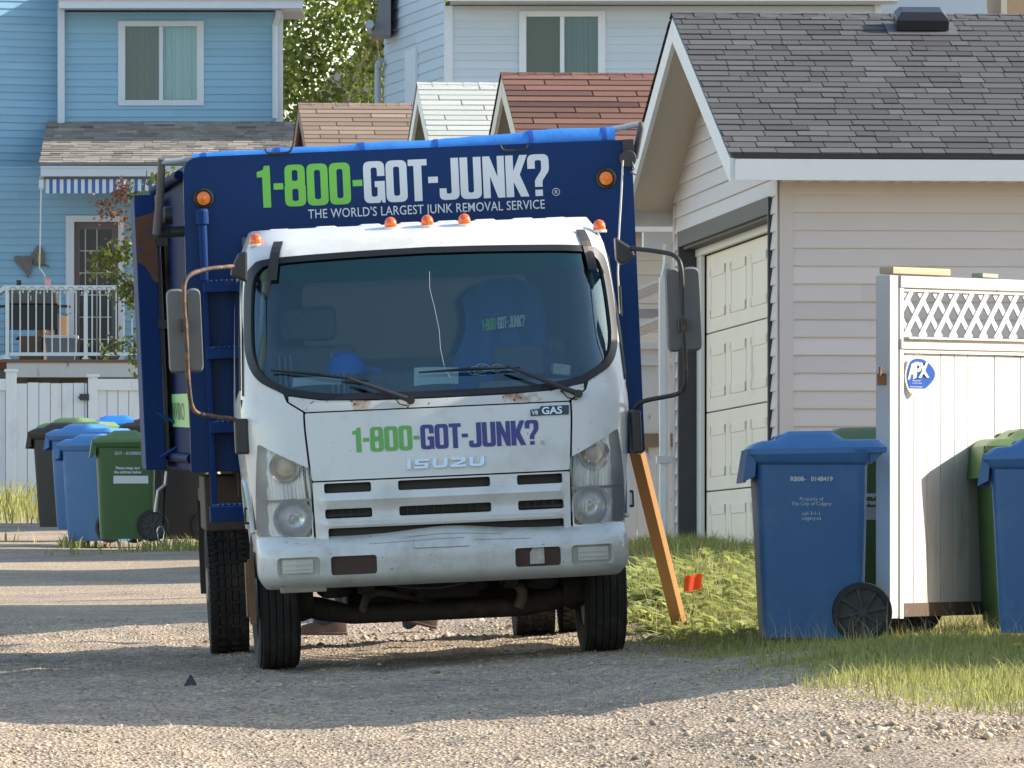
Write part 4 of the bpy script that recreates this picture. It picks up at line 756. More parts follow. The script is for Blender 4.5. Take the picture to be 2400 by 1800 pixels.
def garage(name, label, corner, z0, Lx, Ly, hw, pitch, walls, roofc, trim, soff, course=.115, oe=.35, orr=.35, style=0, exp=.143, door=None, yaw=rad(4.87), tabs=(.14, .42), fas=.14, roofname="roof", group=None, doorwall=True):
    g = thing(name, label, "garage", (corner[0], corner[1], z0), yaw, group); tp = math.tan(pitch); cp, sp = cos(pitch), sin(pitch); yr = Ly/2; zr = hw+.03+(yr+oe)*tp
    ze = hw+.03; run = (yr+oe)/cp; Lr = Lx+2*orr
    m = MB(); holes = [door] if door else []
    clap(m, (0, 0, 0), (1, 0, 0), (0, -1, 0), .0, Lx, 0, hw, course); clap(m, (0, Ly, 0), (1, 0, 0), (0, 1, 0), 0, Lx, 0, hw, course*2)
    gl = lambda z: (max(0, (z-hw-.03)/tp-oe+.02) if z > hw else 0, min(Ly, Ly-((z-hw-.03)/tp-oe+.02)) if z > hw else Ly)
    clap(m, (0, 0, 0), (0, 1, 0), (-1, 0, 0), 0, Ly, 0, zr-.05, course, gable=gl, holes=holes, lap=.016)
    if not door: pass
    wl_ = m.build("wall", walls, g)
    m = MB(); m.add([(Lx, 0, 0), (Lx, Ly, 0), (Lx, Ly, hw), (Lx, yr, zr-.06), (Lx, 0, hw)], [(0, 1, 2, 3, 4)]); m.bb(.05, Lx, .05, Ly-.05, -.6, .02); m.build("foundation", mat("concrete", (.30, .29, .27), .9, var=.1), g)
    m = MB()
    for sgn in (-1, 1):
        V_ = Vector((0, cp, sp)) if sgn < 0 else Vector((0, -cp, sp)); N_ = Vector((0, -sp, cp)) if sgn < 0 else Vector((0, sp, cp)); O_ = Vector((-orr, -oe if sgn < 0 else Ly+oe, ze))
        P = [O_, O_+Vector((Lr, 0, 0)), O_+Vector((Lr, 0, 0))+V_*run, O_+V_*run]; Q = [p-N_*.03 for p in P]; m.add(P+Q, [(0, 1, 2, 3), (7, 6, 5, 4), (0, 4, 5, 1), (1, 5, 6, 2), (3, 2, 6, 7), (0, 3, 7, 4)], .35)
        shingle(m, O_-Vector((.02, 0, 0))+N_*.001, (1, 0, 0), V_, N_, Lr+.04, run, exp, tabs[0], tabs[1], style, rnd=len(name)+sgn+int(Lx*10))
    r = random.Random(5); x = -orr-.02                                                     # ridge caps
    while x < Lx+orr:
        tn = r.gauss(.5, .15); w = .15; zc = zr+.006; j = r.uniform(0, .002)
        m.add([(x, yr-.14*cp, zc-.14*sp+.004+j), (x, yr, zc+.003+j), (x, yr+.14*cp, zc-.14*sp+.004), (x+w+.02, yr-.14*cp, zc-.14*sp), (x+w+.02, yr, zc), (x+w+.02, yr+.14*cp, zc-.14*sp)], [(0, 1, 4, 3), (1, 2, 5, 4)], tn); x += w
    m.build(roofname, roofc, g, recalc=False)
    for sgn in (-1, 1):                                                                   # rake boards, eave fascia, soffits
        V_ = Vector((0, cp, sp)) if sgn < 0 else Vector((0, -cp, sp)); N_ = Vector((0, -sp, cp)) if sgn < 0 else Vector((0, sp, cp)); O_ = Vector((-orr, -oe if sgn < 0 else Ly+oe, ze))
        m = MB(); a = O_-N_*.032; b = a+V_*run; dn = Vector((0, 0, -fas-.02))
        P = [a+Vector((-.012, 0, 0)), b+Vector((-.012, 0, 0)), b+dn+Vector((-.012, 0, 0)), a+dn+Vector((-.012, 0, 0))]; m.add(P+[p+Vector((.03, 0, 0)) for p in P], [(0, 1, 2, 3), (7, 6, 5, 4), (0, 4, 5, 1), (1, 5, 6, 2), (2, 6, 7, 3), (3, 7, 4, 0)]); m.build("rake_board", trim, g)
        m = MB(); y = -oe if sgn < 0 else Ly+oe; m.bb(-orr+.02, Lx+orr, y-.012*1, y+.012, ze-.03-fas, ze-.035); m.build("fascia", trim, g)
        m = MB(); soffit(m, O_-N_*.06+Vector((.02, 0, 0)), V_, (1, 0, 0), -N_, run, orr, .10); m.build("gable_soffit", soff, g)
        m = MB(); soffit(m, (0, y, ze-.03-fas+.012), (1, 0, 0), (0, -sgn, 0), (0, 0, -1), Lx, oe+.02, .12); m.build("eave_soffit", soff, g)
    return g, dict(zr=zr, ze=ze, yr=yr, tp=tp, Ly=Ly, Lx=Lx)
lav = mat("garage_siding", (.575, .53, .52), .55, var=.03, vscale=2, tone=.07); dark_roof = mat("charcoal_shingle", (.068, .068, .072), .9, tone=.42, var=.16, vscale=45)
soff_t = mat("tan_soffit", (.66, .58, .47), .6, var=.03)
Z0 = .50
G, gi = garage("garage", "beige-sided garage with charcoal shingle roof and paneled door beside the lorry", (1.727, 55.0), Z0, 8.2, 6.45, 2.63, rad(17.6), lav, dark_roof, white_trim, soff_t, tabs=(.09, .30), door=(.42, 6.02, -.1, 2.42))
m = MB(); m.bb(-.016, .085, -.016, -.001, 0, 2.62); m.bb(-.022, -.004, -.016, .085, 0, 2.62); m.build("corner_trim", lav, G)
m = MB(); m.bb(-.020, -.004, 6.36, 6.47, 0, 2.62); m.build("corner_trim", lav, G)
dk = mat("door_frame_brown", (.050, .045, .045), .6, var=.2, vscale=8)
m = MB(); m.bb(-.03, -.002, .40, 6.06, 2.31, 2.42); m.bb(0, .20, .42, 6.02, 2.29, 2.41); m.bb(-.03, .20, 5.98, 6.06, -.05, 2.31); m.bb(-.03, .20, .40, .45, -.05, 2.31); m.build("door_frame", dk, G)
cream = mat("door_cream", (.86, .755, .60), .55, var=.04, vscale=2, dirt=(.42, .39, .32), dscale=1.6, dlo=.6, dhi=.9)
m = MB(); m.bb(.10, .125, 5.68, 5.98, -.04, 2.29); m.bb(.09, .125, .45, 5.98, 2.24, 2.29)
for k in range(5): m.lathe([(.012, -.004), (.010, -.008), (0, -.009)], (.10, 5.83, .25+k*.45), 'x', 8)
m.build("door_jamb", mat("jamb_white", (.66, .66, .62), .5, var=.03), G)
m = MB(); hs = 2.24/4
for k in range(4):
    z = k*hs; m.bb(.14, .18, .45, 5.70, z+.004, z+hs-.004)
    for c in range(4):
        y = .62+c*1.27; w = .98; b = .14; t = .07
        for (ya, yb, za, zb) in ((y, y+w, z+.10, z+.10+t), (y, y+w, z+hs-.10-t, z+hs-.10), (y, y+t, z+.10, z+hs-.10), (y+w-t, y+w, z+.10, z+hs-.10)): m.box((b+.004, (ya+yb)/2, (za+zb)/2), (.020, yb-ya, zb-za))
m.build("garage_door", cream, G, bevel=.005)
m = MB(); m.tube(osp([(-.02, 6.75, 2.36), (-.03, 6.70, 2.20), (-.07, 6.52, 2.08), (-.08, 6.50, 1.9), (-.08, 6.50, 0), (-.15, 6.50, -.08)], 4), .042, 6); m.box((-.08, 6.50, .80), (.11, .12, .05)); m.build("downspout", mat("pipe_white", (.66, .67, .66), .5, var=.05), G)
m = MB(); m.bb(-orr if False else -.2, .5, 6.78, 6.9, 2.33, 2.45); m.build("gutter", white_trim, G)
y = gi['yr']-.40; zb = gi['ze']+(y+.35)*gi['tp']; vt = Matrix.Translation((1.29, y, zb)) @ Matrix.Rotation(rad(17.6), 4, 'X') @ Matrix.Scale(.58, 4)   # roof vent
m = MB(); P0 = [(-.32, -.20), (.32, -.20), (.32, .22), (-.32, .22)]; P1 = [(-.31, -.19), (.31, -.19), (.30, .21), (-.30, .21)]; P2 = [(-.24, -.10), (.24, -.10), (.24, .16), (-.24, .16)]
lv = [[(a, b, .03) for a, b in P1], [(a, b, .16) for a, b in P1], [(a, b, .235) for a, b in P2]]; vs = sum(lv, []); m.add(vs, [(0, 1, 5, 4), (1, 2, 6, 5), (2, 3, 7, 6), (3, 0, 4, 7), (4, 5, 9, 8), (5, 6, 10, 9), (6, 7, 11, 10), (7, 4, 8, 11), (8, 9, 10, 11), (3, 2, 1, 0)])
vent = m.build("roof_vent", mat("vent_black", (.018, .019, .023), .35, var=.1), G, mx=vt, bevel=.006)
m = MB(); m.box((0, -.02, .016), (.82, .58, .012)); m.build("vent_flashing", mat("flashing_gray", (.11, .11, .11), .6, var=.15), vent, mx=vt)
def alley_x(Y): return 1.727-.0852*(Y-55)
def far_garage(name, label, Yr, ridge_y, px_ridge, Ly, pitch, walls, roofc, trim, soff, Lx=7, **k):
    X = (px_ridge-1200)/F*Yr+.30; zr = ZC+(HY-ridge_y)/F*Yr; z0 = gz(X, Yr); hw = zr-z0-(Ly/2+.3)*math.tan(pitch)-.03
    yaw = rad(4.87); cx, cy = X+math.sin(yaw)*Ly/2, Yr-Ly/2
    return garage(name, label, (cx, cy), z0, Lx, Ly, hw, pitch, walls, roofc, trim, soff, oe=.3, orr=.30, **k)
tan_w = mat("tan_siding", (.42, .36, .27), .6, var=.03); 
far_garage("garage", "garage with reddish brown shingle roof directly behind the dark roof", 72, 172, 1178, 6.2, rad(21), mat("beige_siding", (.45, .41, .35), .6, var=.03, tone=.06), mat("red_shingle", (.15, .072, .052), .9, tone=.55, var=.18, vscale=30), mat("cream_trim", (.60, .56, .50), .5), tan_w, style=1, tabs=(.2, .37), exp=.15)
far_garage("garage", "garage with pale gray-white shingle roof, second from the blue house", 82.4, 195, 981, 6.2, rad(22), mat("olive_siding", (.30, .29, .22), .6, var=.03, tone=.06), mat("pale_shingle", (.46, .48, .45), .9, tone=.12, var=.10, vscale=30), white_trim, tan_w, style=1, tabs=(.2, .40), exp=.15, course=.13)
far_garage("garage", "garage with tan brown shingle roof nearest the blue house", 101, 243, 702, 6.4, rad(21), mat("barn_red_siding", (.22, .07, .05), .6, var=.05), mat("tan_shingle", (.25, .18, .135), .9, tone=.35, var=.14, vscale=30), mat("brown_trim", (.16, .10, .085), .6), mat("dark_red_soffit", (.15, .06, .045), .6), style=1, tabs=(.2, .42), exp=.16, course=.13)
# the neighbour's garage just outside the frame on the right: it throws the long shadow across the lane
garage("garage", "neighbouring beige garage on the near side of the open gate", (3.30, 37.3), gz(3.2, 42)-.05, 7, 8.38, 2.46, rad(20), lav, dark_roof, white_trim, soff_t, yaw=0)
# ================================================================== FENCES AND GATE
peel = mat("peeling_white", (.56, .55, .52), .7, var=.05, vscale=3, dirt=(.27, .21, .15), dscale=5, dlo=.62, dhi=.68, stretch=(1, 1, .35))
peel_old = mat("peeling_gray_white", (.55, .55, .53), .75, var=.07, vscale=3, dirt=(.20, .15, .11), dscale=6, dlo=.56, dhi=.63, stretch=(1, 1, .4))
white_wood = mat("white_wood", (.56, .56, .55), .6, tone=.13, var=.06, vscale=4, dirt=(.40, .36, .29), dscale=4, dlo=.56, dhi=.74, stretch=(1, 1, .2), chips=(((.20, .16, .12), 16, .70, .73),))
wet_wood = mat("wet_wood", (.12, .085, .065), .85, var=.2, dirt=(.40, .37, .33), dscale=5, dlo=.55, dhi=.7)
bare_wood = mat("bare_wood", (.42, .33, .22), .75, var=.12, vscale=5, stretch=(1, 8, 8))
GD = 46.0; gp = at(2086, 1450, GD); gt_ = ZC+(HY-645)/F*GD; gate = thing("fence_gate", "white wooden gate with lattice top standing open behind the blue bin", "gate", (gp.x, GD, 0), rad(57)); gb = gp.z
gs_ = GD/48.6; gq_ = lambda z: ZC+(z-ZC)*gs_
m = MB(); m.bb(0, .090, 0, .090, gb, gt_); m.build("gate_post", white_wood, gate, bevel=.004)
GLn = 1.75; fz = lambda x, z: z+.012*x
m = MB(); m.bar((.097, .004, gq_(2.128)), (GLn, .004, gq_(2.150)), .035, .062); m.build("top_rail", peel, gate, bevel=.003)
m = MB(); m.bar((.135, .012, gq_(2.085)), (GLn, .012, gq_(2.107)), .02, .020); m.bb(.097, .135, -.006, .03, gb, gq_(2.095)); m.build("gate_trim", peel, gate)
m = MB(); m.bar((.097, .002, gq_(1.775)), (GLn, .002, gq_(1.795)), .035, .055); m.bar((.135, -.012, gq_(1.808)), (GLn, -.012, gq_(1.828)), .06, .012); m.bar((.135, .008, gq_(1.735)), (GLn, .008, gq_(1.755)), .022, .026); m.build("middle_rail", peel, gate, bevel=.002)
m = MB(); x = .137; k = 0; rr_ = random.Random(4)
while x < GLn-.05:
    w = .140; m.box((x+w/2, .026+rr_.uniform(0, .004), (gb+.06+gq_(1.73))/2), (w, .018, gq_(1.73)-gb-.06)); m.t[-6:] = [min(1, max(0, rr_.gauss(.5, .3)))]*6; x += w+.0065+rr_.choice((0, 0, .004))
m.build("plank_panel", white_wood, gate)
m = MB(); m.bar((.12, .030, gb+.045), (GLn, .030, gb+.065), .03, .075); m.build("bottom_rail", wet_wood, gate, bevel=.003)
m = MB(); p = .165; z0, z1 = gq_(1.812), gq_(2.078); H = z1-z0
for lay, sg in ((0, 1), (1, -1)):
    k = -4
    while k*p < GLn+.4:
        xa = k*p; xb = xa+H*.98
        a = (xa if sg > 0 else xb, z0); b = (xb if sg > 0 else xa, z1); t0 = 0; 
        def clipx(a, b):
            (x0, y0), (x1, y1) = a, b
            if max(x0, x1) < .137 or min(x0, x1) > GLn: return None
            def cut(x0, y0, x1, y1):
                if x0 < .137: y0 = y0+(y1-y0)*(.137-x0)/(x1-x0); x0 = .137
                if x0 > GLn: y0 = y0+(y1-y0)*(GLn-x0)/(x1-x0); x0 = GLn
                return x0, y0
            return cut(x0, y0, x1, y1), cut(x1, y1, x0, y0)
        c = clipx(a, b)
        if c and abs(c[0][0]-c[1][0]) > .02: m.bar((c[0][0], .010+lay*.008, c[0][1]+.012*c[0][0]), (c[1][0], .010+lay*.008, c[1][1]+.012*c[1][0]), .007, .037, up=(0, 1, 0) if False else (0, 0, 1))
        k += 1
m.build("lattice", white_wood, gate)
m = MB(); m.box((.35, .05, .45), (.5, .03, .09)); m.bar((.1, .055, gq_(1.70)), (GLn, .055, gq_(1.72)), .04, .09); m.bar((.1, .055, gb+.15), (GLn, .055, gb+.17), .04, .09); m.build("back_rail", peel_old, gate)
m = MB(); c = Vector((-.012, .05, gb)); zc = ZC+(HY-880)/F*GD; m.tube([(0, .05, zc), (-.05, .03, zc+.02), (-.075, .02, zc+.0), (-.07, .02, zc+.045)], .007, 6); m.box((-.006, .05, zc-.02), (.012, .05, .06)); m.build("gate_latch", mat("rust_hook", (.30, .13, .05), .8, var=.3), gate)
m = MB(); m.box((.32, .03, gq_(2.164)+.028), (.62, .088, .038), (0, -.010, 0)); o = m.build("wood_block", bare_wood, bevel=.005); o.location = gate.location; o.rotation_euler = gate.rotation_euler; tag(o, "short weathered plank lying on top of the lattice gate", "plank")
m = MB(); m.box((1.08, .03, gq_(2.175)+.018), (.17, .07, .022)); o = m.build("wood_scrap", mat("green_gray_wood", (.30, .33, .27), .8, var=.2)); o.location = gate.location; o.rotation_euler = gate.rotation_euler; tag(o, "thin greenish wood scrap on the gate's top rail", "scrap")
# oval yard sign on the gate
so_ = thing("yard_sign", "oval blue and white security company sign fixed to the white gate", "sign", at(2157, 881, 46), rad(33))
so_.location = at(2158, 881, GD+.205); k = 1.1/4.61/436/cos(rad(33)); kz = 1.05/4.61/436
SO = spline([((x-552)*k, (1288-y)*kz) for x, y in ((392, 1290), (412, 1180), (450, 1112), (520, 1092), (600, 1112), (685, 1190), (713, 1268), (680, 1352), (590, 1440), (500, 1484), (440, 1455), (408, 1390))], 5)
sgw = mat("sign_white", (.78, .78, .76), .4); sgb = mat("sign_blue", (.025, .115, .50), .35, var=.03)
m = MB(); f0 = lambda x, z: Vector((x, 0, z)); f1 = lambda x, z: Vector((x, .004, z)); sheet(m, [SO], [], 0, f0); rim(m, SO, f0, f1, 1); sheet(m, [SO], [], 0, f1); m.build("sign_board", sgw, so_)
IN = [(x*.90, z*.91) for x, z in SO]; zc_ = (1288-1418)*kz
m = MB(); sheet(m, [clipz(IN, zc_, True)], [], 0, lambda x, z: Vector((x, -.0015, z))); m.build("blue_field", sgb, so_)
m = MB(); S = lambda x, y: ((x-552)*k, (1288-y)*kz)
def seg(*q): sheet(m, [[S(*p) for p in q]], [], 0, lambda x, z: Vector((x, -.003, z)))
seg((415, 1330), (440, 1325), (452, 1275), (470, 1275), (470, 1325), (490, 1318), (490, 1150), (455, 1165)); 
sheet(m, [[S(*p) for p in ((480, 1310), (505, 1308), (507, 1250), (545, 1240), (570, 1200), (550, 1150), (515, 1142), (482, 1148))]], [[S(*p) for p in ((508, 1215), (530, 1210), (535, 1185), (510, 1175))]], 0, lambda x, z: Vector((x, -.0045, z)))
sheet(m, [[S(*p) for p in ((520, 1310), (550, 1310), (575, 1260), (605, 1305), (635, 1305), (592, 1235), (625, 1140), (600, 1142), (578, 1195), (560, 1150), (535, 1150), (562, 1232))]], [], 0, lambda x, z: Vector((x, -.006, z)))
textmesh(m, "Honeywell", .0125, lambda u, v: Vector((S(463, 0)[0]+u, -.003, S(0, 1346)[1]+v))); textmesh(m, "Home Protection", .0095, lambda u, v: Vector((S(440, 0)[0]+u*1.2, -.003, S(0, 1408)[1]+v)), off=.0003)
a, b = S(465, 1362), S(560, 1366); sheet(m, [[a, (b[0], a[1]), b, (a[0], b[1])]], [], 0, lambda x, z: Vector((x, -.003, z))); m.build("sign_lettering", sgw, so_)
m = MB(); m.tube([(.05, .004, 0), (.05, .06, 0)], .004, 6); m.build("sign_screw", dark_metal, so_)
# wooden stake leaning on the lorry, and the marker flag
m = MB(); a = at(1492, 1056, 47.4); b = at(1598, 1450, 48.4); b.z = gz(b.x, b.y)-.03; m.bar(a, b, .040, .088, up=(.6, -1, .2)); tag(m.build("wood_stake", mat("fresh_lumber", (.46, .25, .10), .65, var=.10, vscale=3, stretch=(14, 14, 1)), bevel=.003), "long fresh lumber stud leaning against the lorry", "plank")
fl = thing("marker_flag", "small orange utility flag on a wire in the sunlit grass", "flag", at(1628, 1420, 50.5)); q = at(1608, 1385, 50.5)-Vector(fl.location)
m = MB(); c = at(1624, 1366, 50.5)-Vector(fl.location); m.grid(lambda u, v: c+Vector((.052*u+.006*v, .012*sin(u*2.5), .048*v+.006*sin(u*2))), list(np.linspace(-1, 1, 9)), [-1, -.3, .3, 1]); m.build("flag", mat("flag_orange", (.95, .085, .01), .6, trans=.35), fl, smooth=60)
m = MB(); zz = gz(fl.location.x, fl.location.y)-fl.location.z; m.tube([c+Vector((-.052, 0, .05)), c+Vector((-.045, .01, -.1)), Vector((0, 0, zz-.02))], .0015, 5); m.build("wire", dark_metal, fl)
# peeling fence between the garages, and boards leaning behind it
Df = 63.2; pf = thing("plank_fence", "old peeling white plank fence between lorry and garage", "fence", (0, Df, 0)); s_ = F/Df
m = MB(); x = .35; zt = ZC+(HY-825)/s_; zb_ = gz(1, Df)-.02; rr_ = random.Random(9)
while x < 1.22: m.bb(x, x+.138, Df-.01+rr_.uniform(0, .006)-Df, .01+.01, zb_, zt-rr_.uniform(0, .02)); x += .145
m.build("plank_panel", peel_old, pf)
m = MB(); m.bb(.35, 1.22, -.05, -.012, zt-.10, zt+.02); m.bb(.35, 1.22, -.09, .05, zt+.02, zt+.06); m.build("top_rail", peel_old, pf); m = MB(); z = ZC+(HY-1032)/s_; m.bb(.35, 1.22, -.05, -.012, z-.05, z+.05); m.build("middle_rail", mat("brown_rail", (.20, .14, .09), .8, var=.2, dirt=(.45, .42, .38), dscale=5, dlo=.55, dhi=.65), pf)
for (y0, y1, lb) in ((692, 655, "upper bundle of white boards sticking out above the peeling fence"), (778, 742, "lower bundle of white boards sticking out above the peeling fence")):
    m = MB()
    for k in range(4): a = at(1440, y0+8+k*8, 65+k*.05); b = at(1600, y1-20+k*8, 65+k*.05); m.bar(a, b, .05, .022)
    tag(m.build("board_bundle", white_wood), lb, "boards", "white boards behind the fence")
m = MB(); a = at(1450, 735, 66); b = at(1590, 735, 66); m.bar(a, b, .08, .07); tag(m.build("gray_beam", mat("gray_beam", (.24, .22, .21), .8, var=.2)), "dark gray beam between the two bundles of white boards", "beam")
# pale fence at the far left
pale = mat("pale_fence", (.64, .70, .76), .6, var=.04, vscale=2, dirt=(.38, .42, .46), dscale=2, dlo=.55, dhi=.8, stretch=(1, 1, .3))
D = 117.5; s_ = F/D; lf = thing("plank_fence", "tall pale fence with a gate below the deck", "fence", (0, D, 0))
X_ = lambda px: (px-1200)/s_
Z_ = lambda py: ZC+(HY-py)/s_
def planks(x0, x1, y0, y1, w, name, n0=0): 
    m = MB(); x = X_(x0); r = random.Random(int(x0)+3)
    while x < X_(x1)-.01: m.bb(x, min(x+w, X_(x1))-.009, r.uniform(-.006, .004), .03, Z_(y1), Z_(y0)+r.uniform(-.01, .01)); x += w
    return m.build(name, pale, lf)
planks(-700, 14, 894, 1200, .15, "plank_panel"); gq = planks(38, 205, 898, 1200, .158, "plank_gate"); planks(226, 480, 912, 1200, .15, "plank_panel")
for a, b, t in ((14, 38, 872), (207, 228, 884)): m = MB(); m.bb(X_(a), X_(b), -.05, .09, Z_(1200), Z_(t)); m.bb(X_(a)-.02, X_(b)+.02, -.07, .11, Z_(t), Z_(t)+.04); m.build("fence_post", pale, lf, bevel=.006)
m = MB(); m.bb(X_(226), X_(480), -.04, -.006, Z_(915), Z_(888)); m.build("top_rail", pale, lf); m = MB(); m.bb(X_(-700), X_(14), -.04, -.006, Z_(915), Z_(888)); m.build("top_rail", pale, lf)
m = MB(); m.box((X_(198), -.05, Z_(931)), (.13, .03, .09)); m.bb(X_(184), X_(212), -.045, -.03, Z_(932)-.015, Z_(932)+.015); m.build("gate_latch", black_plastic, gq)
# ================================================================== WHEELED BINS
bin_blue = mat("bin_blue", (.045, .155, .36), .42, var=.05, bump=.0012, bscale=160, dirt=(.13, .22, .36), dscale=3, dlo=.5, dhi=.9, chips=(((.30, .36, .42), 30, .735, .76),)); bin_green = mat("bin_green", (.06, .135, .045), .45, var=.05, bump=.0012, bscale=160)
bin_black = mat("bin_black", (.024, .022, .022), .5, var=.08, bump=.0012, bscale=160); lid_blue = mat("lid_blue", (.055, .20, .47), .40, var=.04); lid_green = mat("lid_green", (.13, .22, .08), .42, var=.05); lid_bright = mat("lid_bright_blue", (.03, .22, .72), .4)
bin_text = mat("bin_print", (.62, .66, .70), .5)
def rsec(x0, x1, w, z, r=.05): return [(x, y, z) for x, y in rr(x0, -w/2, x1, w/2, r, 4)]
def make_bin(name, label, body, lid, group=None):
    b = thing(name, label, "bin", (0, 0, 0), 0, group); H = 1.0
    m = MB(); secs = [rsec(-.235, .270, .46, .02, .05), rsec(-.245, .275, .47, .10, .05), rsec(-.268, .285, .535, .60, .055), rsec(-.285, .290, .560, .905, .06), rsec(-.300, .300, .585, .915, .06), rsec(-.322, .305, .595, .925, .06), rsec(-.325, .305, .60, .985, .06)]
    n = len(secs[0]); vs = sum(secs, []); m.add(vs, [(i*n+k, i*n+(k+1) % n, (i+1)*n+(k+1) % n, (i+1)*n+k) for i in range(len(secs)-1) for k in range(n)]+[tuple(range(n))[::-1], tuple(range((len(secs)-1)*n, len(secs)*n))])
    m.build("bin_body", body, b, smooth=40)
    m = MB()                                                             # front comb bar hanging below the rim
    for y in (-.27, .27): m.add([(-.325, y-.02, .97), (-.285, y-.02, .92), (-.29, y-.02, .845), (-.352, y-.02, .815), (-.325, y+.02, .97), (-.285, y+.02, .92), (-.29, y+.02, .845), (-.352, y+.02, .815)], [(0, 1, 2, 3), (7, 6, 5, 4), (0, 4, 5, 1), (1, 5, 6, 2), (2, 6, 7, 3), (3, 7, 4, 0)])
    m.add([(-.325, -.27, .985), (-.352, -.27, .815), (-.352, .27, .815), (-.325, .27, .985), (-.315, -.27, .985), (-.335, -.27, .815), (-.335, .27, .815), (-.315, .27, .985)], [(0, 1, 2, 3), (7, 6, 5, 4), (0, 4, 5, 1), (1, 5, 6, 2), (2, 6, 7, 3), (3, 7, 4, 0)]); m.build("lift_bar", body, b)
    m = MB(); us = np.linspace(0, 1, 21); ws = np.linspace(-1, 1, 17)
    def lt(u, w):
        x = -.318+u*.705; e = min(1, (1-abs(w))/.18); e2 = min(1, u/.10)*min(1, (1-u)/.05); prof = .030+.048*float(sstep(u, .17, .30))*(1-float(sstep(u, .60, .70))); z = .985+.042*e2**.5*e**.6+(prof-.03)*float(sstep(1-abs(w), .12, .4)); ww = .302*(1-.10*float(sstep(u, .72, 1)))
        return Vector((x, w*ww, z+.012*u))
    m.grid(lt, list(us), list(ws)); E_ = [(us[i], -1) for i in range(21)]+[(1, w) for w in ws[1:]]+[(us[i], 1) for i in range(19, -1, -1)]+[(0, w) for w in ws[-2:0:-1]]
    fb_ = lambda u, w: Vector((lt(u, w).x, lt(u, w).y, lt(u, w).z-.028)); L_ = [(float(u), float(w)) for u, w in E_]; nn = len(L_); m.add([lt(*p) for p in L_]+[fb_(*p) for p in L_], [(i, (i+1) % nn, nn+(i+1) % nn, nn+i) for i in range(nn)])
    ld = m.build("bin_lid", lid, b, smooth=35)
    for y in (-.18, .18): m = MB(); m.tube(osp([(-.17, y, 1.025), (-.16, y, 1.050), (-.06, y, 1.058), (-.03, y, 1.035)], 4), .009, 7); m.build("lid_handle", lid, ld, smooth=60)
    m = MB(); m.tube([(.355, -.25, .985), (.355, .25, .985)], .016, 8)
    for y in (-.25, 0, .25): m.bar((.29, y, .93), (.36, y, .99), .03, .05)
    m.build("push_handle", body, b, smooth=40)
    for s in (-1, 1):
        m = MB(); y = s*.255; m.lathe([(.122, -.03), (.150, -.028), (.154, -.012), (.154, .012), (.150, .028), (.122, .03)], (0, 0, 0), 'y', 40, ring=True); o = m.build("bin_wheel", mat("wheel_black", (.016, .016, .018), .55, var=.15), b, smooth=40); o.location = (.262, y, .150)
        m = MB(); m.lathe([(.028, -.024), (.028, .024), (.018, .03), (0, .03)], (0, 0, 0), 'y', 6); m.lathe([(.126, -.004), (.02, -.004), (.02, .004), (.126, .004)], (0, 0, 0), 'y', 32, ring=True)
        for k in range(8): a = k*pi/4+.2; m.box((.075*cos(a), 0, .075*sin(a)), (.10, .050, .016), (0, -a, 0))
        m.build("wheel_hub", mat("hub_black", (.045, .045, .048), .45, var=.1), o, smooth=35)
    m = MB(); m.tube([(.262, -.24, .15), (.262, .24, .15)], .012, 8); m.build("axle", body, b)
    return b
def side_y(z): return -(.23+(.28-.23)*min(1, max(0, (z-.1)/.8)))-.0035-.004*(z > .55)
def printing(b, lines, mt=bin_text):
    for s, size, x, z, off in lines:
        m = MB(); textmesh(m, s, size, lambda u, v: Vector((x+u, side_y(z+v), z+v)), align='CENTER', off=off)
        m.build("printed_text", mt, b)
def place(b, px, py, D, rz, sc_=1.0, rl=0):
    p = at(px, py, D); b.location = (p.x, D, p.z if py else gz(p.x, D)); b.rotation_euler = (0, rl, rz); b.scale = (sc_,)*3
b1 = make_bin("wheeled_bin", "blue wheeled bin with printed number standing before the gate post", bin_blue, lid_blue, "city waste bins"); place(b1, 1893, 1503, 45.7, rad(2), 1.04, 0)
printing(b1, [("RB08-   0148419", .032, .0, .822, .0012), ("Property of", .026, .0, .722, 0), ("The City of Calgary", .026, .0, .698, 0), ("call 3-1-1", .026, .0, .648, 0), ("calgary.ca", .026, .0, .624, 0)])
b2 = make_bin("wheeled_bin", "dark green bin half hidden between the blue bin and the gate post", bin_green, lid_green, "city waste bins"); place(b2, 2010, 0, 47.2, rad(4), 1.06)
printing(b2, [("Please keep", .036, -.02, .72, .0012), ("at address", .036, -.0, .680, .0012)]); m = MB(); m.add([(x, side_y(z)-.0005, z) for x, z in ((-.18, .60), (.18, .60), (.18, .665), (-.18, .665))], [(0, 1, 2, 3)]); m.build("address_label", mat("label_gray", (.45, .46, .48), .5), b2)
b3 = make_bin("wheeled_bin", "blue wheeled bin without visible number in front of the olive-lidded bin", bin_blue, lid_blue, "city waste bins"); place(b3, 2456, 1492, 45.4, rad(-10), .98)
b4 = make_bin("wheeled_bin", "green bin with sunlit olive lid against the open gate", bin_green, lid_green, "city waste bins"); place(b4, 2424, 1482, 46.7, rad(8), 1.03)
